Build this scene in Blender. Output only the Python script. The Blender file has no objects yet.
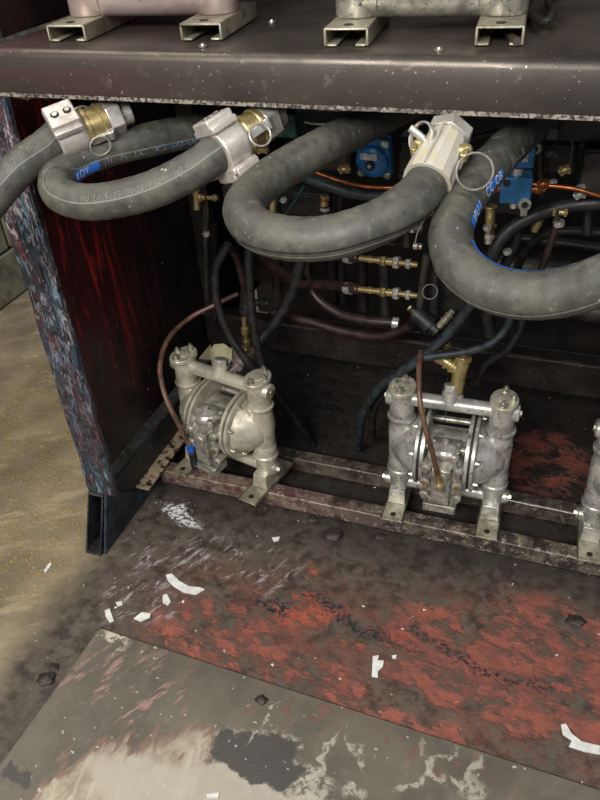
import bpy, bmesh, math, random
from mathutils import Vector, Matrix, noise as mnoise
random.seed(7)
R = math.radians
S = bpy.context.scene
COL = S.collection

# ---------------------------------------------------------------- camera
CW = Vector((0, 0, 1.45))
RX = Vector((0.9379, 0.3401, -0.0587)); DN = Vector((0.1578, -0.5754, -0.8025)); FW = Vector((-0.3069, 0.7437, -0.5932))
cam_d = bpy.data.cameras.new('camera'); cam = bpy.data.objects.new('camera', cam_d); COL.objects.link(cam)
cam_d.sensor_fit = 'VERTICAL'; cam_d.sensor_height = 32; cam_d.sensor_width = 24; cam_d.lens = 753 / 800 * 32
cam_d.clip_start = 0.02
m = Matrix((RX, -DN, -FW)).transposed().to_4x4(); m.translation = CW
cam.matrix_world = m
S.camera = cam

# ---------------------------------------------------------------- world and lamps
w = bpy.data.worlds.new('world'); S.world = w; w.use_nodes = True
w.node_tree.nodes['Background'].inputs[0].default_value = (0.78, 0.86, 1.0, 1)
w.node_tree.nodes['Background'].inputs[1].default_value = 0.2
def area(name, loc, target, sx, sy, power, col):
    d = bpy.data.lights.new(name, 'AREA'); d.shape = 'RECTANGLE'; d.size = sx; d.size_y = sy; d.energy = power; d.color = col
    o = bpy.data.objects.new(name, d); COL.objects.link(o); o.location = loc
    o.rotation_euler = (Vector(target) - Vector(loc)).to_track_quat('-Z', 'Y').to_euler()
    return o
area('key_light_front', (-0.7, -1.7, 2.7), (-0.4, 1.2, 0.6), 2.0, 0.8, 105, (1.0, 0.96, 0.89))  # frontal key from behind the camera; its real source is unseen
area('ceiling_lamp_side', (1.6, 0.2, 3.3), (-0.1, 1.1, 0.2), 1.2, 1.2, 26, (1.0, 0.97, 0.92))
area('floor_fill_left', (-1.9, 0.9, 3.2), (-1.7, 1.3, 0), 0.8, 1.6, 22, (1.0, 0.94, 0.82))  # fill added over the bare concrete at left to brighten it
S.view_settings.view_transform = 'Standard'; S.view_settings.look = 'None'
S.view_settings.exposure = 0.6; S.view_settings.gamma = 1; S.view_settings.use_curve_mapping = False

# ---------------------------------------------------------------- helpers
def P(px, py, **k):
    """point of the real scene seen at a pixel of the survey photo, on the plane x=, y= or z="""
    r = RX * (px - 300) + DN * (py - 400) + FW * 753
    (a, v), = k.items(); i = 'xyz'.index(a)
    return CW + r * ((v - CW[i]) / r[i])

def hexc(h, a=1):
    h = h.lstrip('#'); c = [int(h[i:i + 2], 16) / 255 for i in (0, 2, 4)]
    return tuple(((x / 12.92) if x <= 0.04045 else ((x + 0.055) / 1.055) ** 2.4) for x in c) + (a,)

class NT:
    def __init__(s, name):
        s.m = bpy.data.materials.new(name); s.m.use_nodes = True; s.t = s.m.node_tree
        s.b = s.t.nodes['Principled BSDF']; s.c = s.n('ShaderNodeTexCoord').outputs['Object']
    def n(s, typ, **k):
        x = s.t.nodes.new(typ)
        for a, v in k.items(): setattr(x, a, v)
        return x
    def put(s, sock, v):
        if isinstance(v, bpy.types.NodeSocket): s.t.links.new(v, sock)
        else: sock.default_value = v
    def noise(s, scale, detail=6, rough=0.6, vec=None, dist=0.0):
        x = s.n('ShaderNodeTexNoise'); s.put(x.inputs['Vector'], vec or s.c)
        x.inputs['Scale'].default_value = scale; x.inputs['Detail'].default_value = detail
        x.inputs['Roughness'].default_value = rough; x.inputs['Distortion'].default_value = dist
        return x.outputs['Fac']
    def mapv(s, scale=(1, 1, 1), rot=(0, 0, 0), loc=(0, 0, 0), typ='POINT', vec=None):
        x = s.n('ShaderNodeMapping', vector_type=typ); s.put(x.inputs['Vector'], vec or s.c)
        x.inputs['Location'].default_value = loc; x.inputs['Rotation'].default_value = rot; x.inputs['Scale'].default_value = scale
        return x.outputs[0]
    def dirv(s, deg, stretch, loc=(0, 0, 0)):
        return s.mapv((stretch, 1, 1), (0, 0, R(deg)), loc, 'TEXTURE')
    def step(s, v, a, b, lo=0.0, hi=1.0):
        x = s.n('ShaderNodeMapRange', interpolation_type='SMOOTHSTEP'); s.put(x.inputs[0], v)
        for i, q in enumerate((a, b, lo, hi)): x.inputs[i + 1].default_value = q
        return x.outputs[0]
    def math(s, op, a, b=0.0):
        x = s.n('ShaderNodeMath', operation=op); s.put(x.inputs[0], a); s.put(x.inputs[1], b)
        return x.outputs[0]
    def mix(s, f, a, b):
        x = s.n('ShaderNodeMix', data_type='RGBA'); s.put(x.inputs[0], f); s.put(x.inputs[6], a); s.put(x.inputs[7], b)
        return x.outputs[2]
    def spot(s, cx, cy, a, b, rot=0.0, vec=None, soft=0.45):
        v = s.mapv((a, b, 1e3), (0, 0, rot), (cx, cy, 0), 'TEXTURE', vec)
        x = s.n('ShaderNodeVectorMath', operation='LENGTH'); s.put(x.inputs[0], v)
        return s.step(x.outputs['Value'], 1 - soft, 1 + soft, 1, 0)
    def out(s, col, rough=0.5, metal=0.0, bump=None, bs=0.3, bd=0.002):
        s.put(s.b.inputs['Base Color'], col); s.put(s.b.inputs['Roughness'], rough); s.put(s.b.inputs['Metallic'], metal)
        if bump is not None:
            x = s.n('ShaderNodeBump'); x.inputs['Strength'].default_value = bs; x.inputs['Distance'].default_value = bd
            s.put(x.inputs['Height'], bump); s.t.links.new(x.outputs[0], s.b.inputs['Normal'])
        return s.m

def grime(name, c1, c2, c3=None, scale=20, cut=(0.58, 0.66), rough=(0.4, 0.7), metal=0.0, bs=0.25, bd=0.001, stretch=None, lo=0.4, hi=0.62):
    t = NT(name)
    v = t.mapv(stretch) if stretch else t.c
    n1 = t.noise(scale, 8, 0.65, v); n2 = t.noise(scale * 3.1, 6, 0.7, v)
    c = t.mix(t.step(n1, lo, hi), hexc(c1), hexc(c2))
    if c3: c = t.mix(t.step(n2, *cut), c, hexc(c3))
    return t.out(c, t.step(n1, 0.3, 0.7, *rough), metal, n2, bs, bd)

class MB:
    """mesh collector"""
    def __init__(s): s.v = []; s.f = []
    def add(s, vs, fs, mt=None):
        o = len(s.v)
        s.v += [(mt @ Vector(v)) if mt else Vector(v) for v in vs]; s.f += [tuple(i + o for i in f) for f in fs]
        return s
    def box(s, c, d, mt=None, taper=1.0):
        x, y, z = d[0] / 2, d[1] / 2, d[2] / 2
        vs = [(c[0] + a * x * (taper if k > 0 else 1), c[1] + b * y * (taper if k > 0 else 1), c[2] + k * z) for k in (-1, 1) for a, b in ((-1, -1), (1, -1), (1, 1), (-1, 1))]
        return s.add(vs, [(3, 2, 1, 0), (4, 5, 6, 7), (0, 1, 5, 4), (1, 2, 6, 5), (2, 3, 7, 6), (3, 0, 4, 7)], mt)
    def lathe(s, p0, ax, prof, n=24, mt=None, rot=0.0, caps=True):
        ax = Vector(ax).normalized(); a = ax.orthogonal().normalized(); b = ax.cross(a); p0 = Vector(p0)
        vs = []; fs = []
        for t, r in prof:
            for i in range(n):
                g = rot + 2 * math.pi * i / n
                vs.append(p0 + ax * t + (a * math.cos(g) + b * math.sin(g)) * r)
        for j in range(len(prof) - 1):
            for i in range(n):
                k = (i + 1) % n
                fs.append((j * n + i, j * n + k, (j + 1) * n + k, (j + 1) * n + i))
        if caps:
            fs.append(tuple(reversed(range(n)))); fs.append(tuple(range((len(prof) - 1) * n, len(prof) * n)))
        return s.add(vs, fs, mt)
    def cyl(s, p0, p1, r, n=20, r1=None, mt=None):
        p0 = Vector(p0); p1 = Vector(p1); L = (p1 - p0).length
        return s.lathe(p0, p1 - p0, [(0, r), (L, r if r1 is None else r1)], n, mt)
    def prism(s, poly, z0, z1, mt=None):
        n = len(poly)
        vs = [(x, y, z0) for x, y in poly] + [(x, y, z1) for x, y in poly]
        fs = [tuple(reversed(range(n))), tuple(range(n, 2 * n))] + [(i, (i + 1) % n, n + (i + 1) % n, n + i) for i in range(n)]
        return s.add(vs, fs, mt)
    def torus(s, c, ax, Rr, r, n=32, m_=8, mt=None, flat=1.0, a0=0, a1=360):
        ax = Vector(ax).normalized(); a = ax.orthogonal().normalized(); b = ax.cross(a); c = Vector(c)
        full = a1 - a0 >= 360; vs = []; fs = []; N = n if full else n + 1
        for i in range(N):
            g = R(a0 + (a1 - a0) * i / n); d = a * math.cos(g) + b * math.sin(g)
            for j in range(m_):
                h = 2 * math.pi * j / m_
                vs.append(c + d * (Rr + r * math.cos(h)) + ax * r * flat * math.sin(h))
        for i in range(N if full else n):
            for j in range(m_):
                fs.append((i * m_ + j, ((i + 1) % N) * m_ + j, ((i + 1) % N) * m_ + (j + 1) % m_, i * m_ + (j + 1) % m_))
        if not full: fs += [tuple(range(m_)), tuple(reversed(range(n * m_, N * m_)))]
        return s.add(vs, fs, mt)
    def sweep(s, pts, rad, n=16, closed_caps=True):
        T = tangents(pts); nrm = T[0].orthogonal().normalized(); vs = []; fs = []
        for i, p in enumerate(pts):
            nrm = (nrm - T[i] * nrm.dot(T[i])).normalized(); b = T[i].cross(nrm)
            r = rad(i) if callable(rad) else rad
            for j in range(n):
                g = 2 * math.pi * j / n; vs.append(p + (nrm * math.cos(g) + b * math.sin(g)) * r)
        for i in range(len(pts) - 1):
            for j in range(n):
                k = (j + 1) % n; fs.append((i * n + j, i * n + k, (i + 1) * n + k, (i + 1) * n + j))
        fs.append(tuple(reversed(range(n)))); fs.append(tuple(range((len(pts) - 1) * n, len(pts) * n)))
        return s.add(vs, fs)
    def build(s, name, mat, parent=None, bevel=0.0, sharp=38, seg=2):
        me = bpy.data.meshes.new(name); me.from_pydata([tuple(v) for v in s.v], [], s.f)
        bm = bmesh.new(); bm.from_mesh(me); bmesh.ops.recalc_face_normals(bm, faces=bm.faces); bm.to_mesh(me); bm.free()
        me.materials.append(mat)
        me.polygons.foreach_set('use_smooth', [True] * len(me.polygons)); me.set_sharp_from_angle(angle=R(sharp))
        o = bpy.data.objects.new(name, me); COL.objects.link(o)
        if parent: o.parent = parent
        if bevel:
            b = o.modifiers.new('bevel', 'BEVEL'); b.width = bevel; b.segments = seg; b.limit_method = 'ANGLE'; b.angle_limit = R(40); b.harden_normals = False
        return o

def tangents(pts):
    n = len(pts)
    return [(pts[min(i + 1, n - 1)] - pts[max(i - 1, 0)]).normalized() for i in range(n)]

def spline(ctrl, per=12):
    c = [Vector(p) for p in ctrl]; c = [c[0] * 2 - c[1]] + c + [c[-1] * 2 - c[-2]]; out = []
    for i in range(1, len(c) - 2):
        p0, p1, p2, p3 = c[i - 1:i + 3]
        d1 = (p2 - p1).length ** 0.5 or 1e-3; d0 = (p1 - p0).length ** 0.5 or 1e-3; d2 = (p3 - p2).length ** 0.5 or 1e-3
        m1 = (p1 - p0) / d0 - (p2 - p0) / (d0 + d1) + (p2 - p1) / d1; m1 *= d1
        m2 = (p2 - p1) / d1 - (p3 - p1) / (d1 + d2) + (p3 - p2) / d2; m2 *= d1
        for k in range(per):
            t = k / per; t2 = t * t; t3 = t2 * t
            out.append(p1 * (2 * t3 - 3 * t2 + 1) + m1 * (t3 - 2 * t2 + t) + p2 * (-2 * t3 + 3 * t2) + m2 * (t3 - t2))
    out.append(c[-2]); return out

def resample(pts, step):
    out = [pts[0]]; acc = 0
    for a, b in zip(pts, pts[1:]):
        L = (b - a).length
        if L < 1e-9: continue
        t = step - acc
        while t <= L: out.append(a + (b - a) * (t / L)); t += step
        acc = L - (t - step)
    return out

def tag(o, label=None, cat=None, group=None, kind=None):
    for k, v in (('label', label), ('category', cat), ('group', group), ('kind', kind)):
        if v: o[k] = v
    return o
def thing(name, label, cat, loc=(0, 0, 0), rz=0.0, group=None):
    o = bpy.data.objects.new(name, None); COL.objects.link(o); o.location = loc; o.rotation_euler = (0, 0, rz); o.empty_display_size = 0.05
    return tag(o, label, cat, group)
def copy_tree(o, parent=None):
    c = o.copy(); COL.objects.link(c); c.parent = parent
    for ch in list(o.children): copy_tree(ch, c)
    return c

# ---------------------------------------------------------------- materials
M = {}
def hose_mat():
    t = NT('hose_rubber')
    a = t.noise(15, 7, 0.6); b = t.noise(60, 7, 0.72); d = t.noise(300, 3, 0.7)
    c = t.mix(t.step(a, 0.36, 0.64), hexc('#3f3f3b'), hexc('#504f47'))
    c = t.mix(t.step(b, 0.54, 0.7, 0, 0.6), c, hexc('#6b695e'))
    c = t.mix(t.step(b, 0.46, 0.34, 0, 0.5), c, hexc('#2b2b29'))
    c = t.mix(t.step(t.noise(120, 2, 0.5), 0.74, 0.76), c, hexc('#a8a598'))
    return t.out(c, t.step(b, 0.3, 0.7, 0.42, 0.68), 0.0, t.math('ADD', b, t.math('MULTIPLY', d, 0.5)), 0.45, 0.0015)
M['rubber'] = hose_mat()
M['rubber_dark'] = grime('small_hose_rubber', '#141414', '#242423', '#6a6a64', 45, (0.68, 0.72), (0.42, 0.6), 0, 0.2)
M['rubber_blue'] = grime('blue_dusted_rubber', '#1b2024', '#2b343a', '#6c7276', 45, (0.68, 0.72), (0.42, 0.6), 0, 0.2)
M['rubber_red'] = grime('reddish_rubber', '#1f1411', '#33211c', '#5f4a40', 30, (0.64, 0.72), (0.4, 0.6), 0, 0.2)
M['airline'] = grime('copper_brown_airline', '#4a352c', '#6b4a3c', '#2a201c', 30, (0.6, 0.7), (0.3, 0.5), 0, 0.1)
M['copper'] = grime('copper_tube', '#a5623a', '#6e4126', '#2c1c14', 25, (0.62, 0.7), (0.25, 0.45), 0.85, 0.1)
M['brass'] = grime('brass', '#b9a878', '#978458', '#4a4028', 45, (0.62, 0.72), (0.25, 0.45), 0.75, 0.15)
M['steel'] = grime('bright_steel', '#d2cfc8', '#a9a69e', '#5f5c55', 45, (0.64, 0.74), (0.22, 0.42), 0.65, 0.12)
M['alu'] = grime('cast_aluminium', '#cfcac3', '#b3aba4', '#7c746c', 38, (0.62, 0.72), (0.35, 0.55), 0.55, 0.3)
M['alu_yellow'] = grime('yellowed_aluminium', '#d6d2ca', '#cdc6ae', '#a59c88', 30, (0.62, 0.72), (0.35, 0.5), 0.4, 0.3)
M['pump'] = grime('pump_aluminium', '#c9c4b2', '#a29d8c', '#4f4a3f', 22, (0.6, 0.72), (0.28, 0.5), 0.45, 0.3)
M['pump_dark'] = grime('oily_pump_casting', '#b4b1a6', '#807e76', '#3a3833', 34, (0.56, 0.68), (0.22, 0.45), 0.55, 0.4)
M['pump_foot'] = grime('pump_foot_metal', '#b0ab98', '#88836f', '#3a352c', 24, (0.58, 0.7), (0.35, 0.55), 0.55, 0.3)
M['pump_purple'] = grime('ink_stained_aluminium', '#b5a4a0', '#9c8a86', '#6a4450', 13, (0.6, 0.75), (0.3, 0.5), 0.5, 0.2)
M['black'] = grime('black_rubber_and_holes', '#0c0c0c', '#161615', None, 20, rough=(0.5, 0.7))  # black rubber; also the painted dark of holes and sockets
M['zinc'] = grime('zinc_bolt', '#c9c6bb', '#a8a496', '#5c5850', 60, (0.6, 0.7), (0.25, 0.4), 0.85, 0.1)
M['blue'] = grime('blue_enamel', '#256a9e', '#1b527c', '#10283c', 22, (0.6, 0.72), (0.3, 0.5), 0.1, 0.15)
M['teal'] = grime('teal_enamel', '#12504c', '#0e3a38', '#0a1c1c', 22, (0.55, 0.7), (0.3, 0.5), 0.1, 0.15)
M['plateprint'] = grime('worn_label_plate', '#b9bcc0', '#8a9098', '#3c5068', 90, (0.55, 0.62), (0.3, 0.5), 0.2)
M['stripe'] = grime('blue_printed_stripe', '#2a6fd0', '#2562bd', '#31445c', 60, (0.57, 0.64), (0.4, 0.6), 0, 0.1)
M['letters'] = grime('white_print', '#d9dee2', '#b9c0c6', '#5d6b78', 90, (0.6, 0.68), (0.4, 0.6))
M['emboss'] = grime('embossed_rubber', '#63635c', '#74736a', '#4a4a45', 60, (0.6, 0.7), (0.5, 0.7))
M['bluedot'] = grime('blue_plastic', '#2457b8', '#1d489c', None, 30, rough=(0.3, 0.4))
M['scrap'] = grime('white_paper_scrap', '#d9d9d6', '#c6c6c2', '#9a9690', 60, (0.66, 0.74), (0.5, 0.7))
M['interior'] = grime('dark_interior_steel', '#16120f', '#231c18', '#3a2f2a', 9, (0.62, 0.72), (0.45, 0.7), 0.1, 0.5, 0.004)  # near-black steel inside the rack and on the added dark enclosure
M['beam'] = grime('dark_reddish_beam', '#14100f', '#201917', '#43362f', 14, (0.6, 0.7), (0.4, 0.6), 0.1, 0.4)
M['pipe'] = grime('grimy_pipe', '#2c2825', '#46403a', '#736a5f', 16, (0.62, 0.72), (0.35, 0.6), 0.3, 0.5)

def shelf_mat():
    t = NT('rolled_shelf_steel')
    a = t.noise(5, 8, 0.6, t.mapv((1, 1, 1.5))); b = t.noise(40, 6, 0.7, t.mapv((1, 3, 1))); d = t.noise(4, 5, 0.6, t.mapv((1, 1, 9)))
    sx = t.n('ShaderNodeSeparateXYZ'); t.put(sx.inputs[0], t.c)
    c = t.mix(t.step(a, 0.38, 0.64), hexc('#514a44'), hexc('#3b3632'))
    c = t.mix(t.math('MULTIPLY', t.step(sx.outputs[0], -0.55, -0.9, 0, 0.55), t.step(d, 0.35, 0.6)), c, hexc('#5b3a3c'))
    c = t.mix(t.step(b, 0.58, 0.7, 0, 0.45), c, hexc('#857b70'))
    c = t.mix(t.step(t.noise(140, 2), 0.7, 0.74, 0, 0.6), c, hexc('#b5b0a8'))
    return t.out(c, t.step(a, 0.3, 0.7, 0.3, 0.5), 0.5, b, 0.3, 0.0015)
M['shelf'] = shelf_mat()
M['rail'] = grime('ink_stained_rail', '#3d3532', '#675c52', '#8f8478', 22, (0.57, 0.66), (0.32, 0.6), 0.35, 0.5, 0.0015)
M['rail_purple'] = grime('purple_stained_rail', '#6b5350', '#8a7a70', '#4a2a34', 26, (0.52, 0.6), (0.35, 0.6), 0.3, 0.5, 0.0015)
M['cream'] = grime('worn_cream_bar', '#b7a288', '#a08c76', '#2b221c', 17, (0.52, 0.56), (0.4, 0.6), 0.1, 0.5, 0.0015)
M['deck_edge'] = grime('worn_bright_edge', '#a49c90', '#827a70', '#4c4640', 35, (0.58, 0.68), (0.28, 0.45), 0.6, 0.2)

def panel_mat():
    t = NT('paint_streaked_side_panel')
    st = t.mapv((1, 1, 0.13)); n = t.noise(26, 7, 0.7, st, 0.9); n2 = t.noise(60, 6, 0.7, st, 0.6); n3 = t.noise(11, 4, 0.6, t.mapv((1, 1, 0.3)), 0.4)
    sx = t.n('ShaderNodeSeparateXYZ'); t.put(sx.inputs[0], t.c)
    c = t.mix(t.step(t.noise(12, 6), 0.4, 0.6), hexc('#171011'), hexc('#281c1c'))
    front = t.math('MULTIPLY', t.step(sx.outputs[1], 1.62, 1.2), t.step(sx.outputs[2], 0.25, 0.6))
    c = t.mix(t.math('MULTIPLY', front, 0.7), c, t.mix(t.step(n3, 0.4, 0.6), hexc('#2a0d11'), hexc('#52141a')))
    c = t.mix(t.math('MULTIPLY', t.math('MULTIPLY', t.step(n, 0.53, 0.59), front), t.step(n3, 0.36, 0.56)), c, hexc('#a31c18'))
    c = t.mix(t.math('MULTIPLY', t.math('MULTIPLY', t.step(n2, 0.56, 0.6), front), 0.5), c, hexc('#0f0b0c'))
    c = t.mix(t.math('MULTIPLY', t.step(n2, 0.64, 0.68), t.step(sx.outputs[1], 1.35, 1.15)), c, hexc('#4a6478'))
    c = t.mix(t.step(t.noise(75, 2), 0.72, 0.75), c, hexc('#a7a4a0'))
    return t.out(c, t.step(n, 0.3, 0.7, 0.35, 0.55), 0.0, n, 0.6, 0.004)
M['panel'] = panel_mat()

def post_mat():
    t = NT('layered_ink_drips')
    st = t.mapv((1, 1, 0.22)); n = t.noise(34, 8, 0.7, st, 1.0); n2 = t.noise(60, 6, 0.72, st, 1.2); n3 = t.noise(30, 6, 0.7, None, 0.5); z = t.n('ShaderNodeSeparateXYZ'); t.put(z.inputs[0], t.c)
    c = t.mix(t.step(n3, 0.4, 0.6), hexc('#262327'), hexc('#48444a'))
    c = t.mix(t.step(n, 0.50, 0.56), c, hexc('#2b4152'))
    c = t.mix(t.step(n2, 0.55, 0.58), c, hexc('#5d3038'))
    c = t.mix(t.step(t.noise(44, 6, 0.7, t.mapv((1, 1, 0.15), loc=(3, 1, 2)), 0.9), 0.56, 0.6), c, hexc('#6c8698'))
    c = t.mix(t.math('MULTIPLY', t.step(t.noise(58, 7, 0.75, t.mapv((1, 1, 0.35)), 1.4), 0.53, 0.58), t.step(z.outputs[2], 0.2, 0.95, 0.15, 1.0)), c, hexc('#9c9a9e'))
    c = t.mix(t.step(t.noise(70, 6, 0.7, t.mapv((1, 1, 0.3), loc=(7, 3, 1)), 1.2), 0.57, 0.6), c, hexc('#17151a'))
    return t.out(c, 0.36, 0.0, t.math('ADD', n, n2), 1.0, 0.008)
M['post'] = post_mat()
M['foot_paint'] = grime('dark_painted_tube', '#1c1d1f', '#2c2e30', '#5a564e', 24, (0.58, 0.68), (0.35, 0.6), 0.2, 0.4)
M['gusset'] = grime('blue_black_gusset', '#17191f', '#26313e', '#4a4f56', 18, (0.6, 0.68), (0.35, 0.6), 0, 0.5, 0.003)

def floor_mat():
    t = NT('ink_spilled_concrete')
    wob = t.n('ShaderNodeTexNoise'); wob.inputs['Scale'].default_value = 9; wob.inputs['Detail'].default_value = 5; t.put(wob.inputs['Vector'], t.c)
    va = t.n('ShaderNodeVectorMath', operation='MULTIPLY_ADD'); t.put(va.inputs[0], wob.outputs['Color']); va.inputs[1].default_value = (0.16, 0.16, 0); t.put(va.inputs[2], t.c)
    W = t.n('ShaderNodeVectorMath', operation='SUBTRACT'); t.put(W.inputs[0], va.outputs[0]); W.inputs[1].default_value = (0.08, 0.08, 0); W = W.outputs[0]
    def el(px, py, a, b, rot=0, soft=0.4):
        q = P(px, py, z=0); return t.spot(q.x, q.y, a, b, rot, W, soft)
    def mx(*l):
        r = l[0]
        for q in l[1:]: r = t.math('MAXIMUM', r, q)
        return r
    n1 = t.noise(7, 8, 0.6); n2 = t.noise(28, 8, 0.7); n3 = t.noise(90, 4, 0.7); fine = t.noise(220, 3, 0.7)
    # bare concrete on the left, dusted with yellow crumbs
    con = t.mix(t.step(n1, 0.36, 0.64), hexc('#8a7d66'), hexc('#6f6451'))
    streak = t.noise(16, 7, 0.65, t.dirv(35, 4))
    con = t.mix(t.step(streak, 0.52, 0.66, 0, 0.7), con, hexc('#a3967d'))
    con = t.mix(t.step(t.noise(30, 6, 0.7, None, 0.4), 0.6, 0.7, 0, 0.55), con, hexc('#c8b49a'))
    dust = mx(el(60, 440, 0.42, 0.3), el(20, 540, 0.28, 0.2), el(70, 380, 0.2, 0.4))
    con = t.mix(t.math('MULTIPLY', t.math('MULTIPLY', t.step(t.noise(130, 4, 0.75), 0.54, 0.6), t.step(n2, 0.42, 0.58)), dust), con, hexc('#bf9838'))
    con = t.mix(t.step(fine, 0.7, 0.74, 0, 0.6), con, hexc('#c9c2b0'))
    # dark ink-soaked ground around the rack, with the shelf's shade painted in below it
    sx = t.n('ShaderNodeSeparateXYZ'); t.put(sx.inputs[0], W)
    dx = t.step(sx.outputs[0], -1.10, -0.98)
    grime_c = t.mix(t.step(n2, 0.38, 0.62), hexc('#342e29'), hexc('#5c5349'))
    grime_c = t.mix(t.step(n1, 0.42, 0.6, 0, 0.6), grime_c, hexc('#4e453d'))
    shelf_shade = t.step(sx.outputs[1], 1.16, 1.40)
    grime_c = t.mix(t.math('MULTIPLY', shelf_shade, 0.85), grime_c, hexc('#1a1614'))
    # red-orange paint, worn through in patches
    red = mx(el(455, 640, 0.20, 0.105, R(4)), el(560, 650, 0.22, 0.14, R(0)), el(300, 610, 0.13, 0.05, R(10)), el(305, 575, 0.022, 0.09, R(5)),
             el(235, 620, 0.13, 0.04), el(350, 630, 0.18, 0.05, R(-4)), el(205, 645, 0.17, 0.05, R(-4)), el(300, 670, 0.2, 0.05), el(470, 700, 0.22, 0.045, R(-4)),
             el(590, 700, 0.12, 0.1), el(545, 465, 0.15, 0.16), el(395, 720, 0.15, 0.03))
    wear = t.math('ADD', t.math('MULTIPLY', t.noise(10, 10, 0.76, t.dirv(-12, 1.5), 0.3), 0.6), t.math('MULTIPLY', t.noise(34, 8, 0.75, t.dirv(-14, 1.8), 0.3), 0.4))
    redm = t.math('MULTIPLY', red, t.step(t.math('ADD', wear, t.math('MULTIPLY', t.math('ADD', red, t.math('MULTIPLY', n3, 0.6)), 0.10)), 0.585, 0.645))
    redc = t.mix(t.step(n2, 0.42, 0.6), hexc('#99594a'), hexc('#6b443b'))
    bright = mx(el(330, 622, 0.16, 0.03, R(-14), 0.5), el(300, 595, 0.04, 0.07), el(380, 640, 0.07, 0.02))
    redc = t.mix(t.math('MULTIPLY', bright, t.step(n3, 0.4, 0.55)), redc, hexc('#b9573c'))
    redc = t.mix(t.math('MULTIPLY', shelf_shade, 0.5), redc, hexc('#5e2c26'))
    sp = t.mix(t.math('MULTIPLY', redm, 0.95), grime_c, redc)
    # faint red wash around
    wash = mx(el(330, 640, 0.42, 0.16, 0, 0.6), el(520, 680, 0.35, 0.2, 0, 0.6))
    sp = t.mix(t.math('MULTIPLY', t.math('MULTIPLY', wash, 0.55), t.step(wear, 0.4, 0.6)), sp, hexc('#7c4238'))
    # black tar line and crumbs
    tar = mx(el(350, 622, 0.16, 0.016, R(-16), 0.5), el(470, 662, 0.18, 0.014, R(-10), 0.5), el(270, 605, 0.05, 0.02))
    sp = t.mix(t.math('MULTIPLY', tar, t.step(n3, 0.48, 0.54)), sp, hexc('#211e28'))
    # lilac smears and white worn paint
    lil = mx(el(262, 570, 0.09, 0.07), el(140, 600, 0.12, 0.07), el(175, 560, 0.16, 0.05), el(215, 555, 0.1, 0.05))
    scr = t.noise(44, 8, 0.75, t.dirv(62, 3.0), 0.5)
    sp = t.mix(t.math('MULTIPLY', t.math('MULTIPLY', lil, t.step(scr, 0.52, 0.62)), 0.8), sp, hexc('#a79a9c'))
    wh = mx(t.math('MULTIPLY', el(176, 516, 0.062, 0.035, R(-8), 0.25), t.step(n3, 0.46, 0.50)), t.math('MULTIPLY', el(172, 512, 0.09, 0.05), t.step(n3, 0.62, 0.64)))
    sp = t.mix(t.step(fine, 0.69, 0.73, 0, 0.45), sp, hexc('#9c9088'))
    sp = t.mix(t.step(t.noise(60, 2, 0.5), 0.735, 0.75), sp, hexc('#d6d2cc'))
    sp = t.mix(wh, sp, hexc('#d2d4d4'))
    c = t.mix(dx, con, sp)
    rough = t.step(n2, 0.3, 0.7, 0.42, 0.75)
    h = t.math('ADD', n2, t.math('MULTIPLY', t.noise(60, 6, 0.7), 0.7)); h = t.math('ADD', h, t.math('MULTIPLY', redm, -0.5))
    return t.out(c, rough, 0.0, h, 0.6, 0.006)

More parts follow.
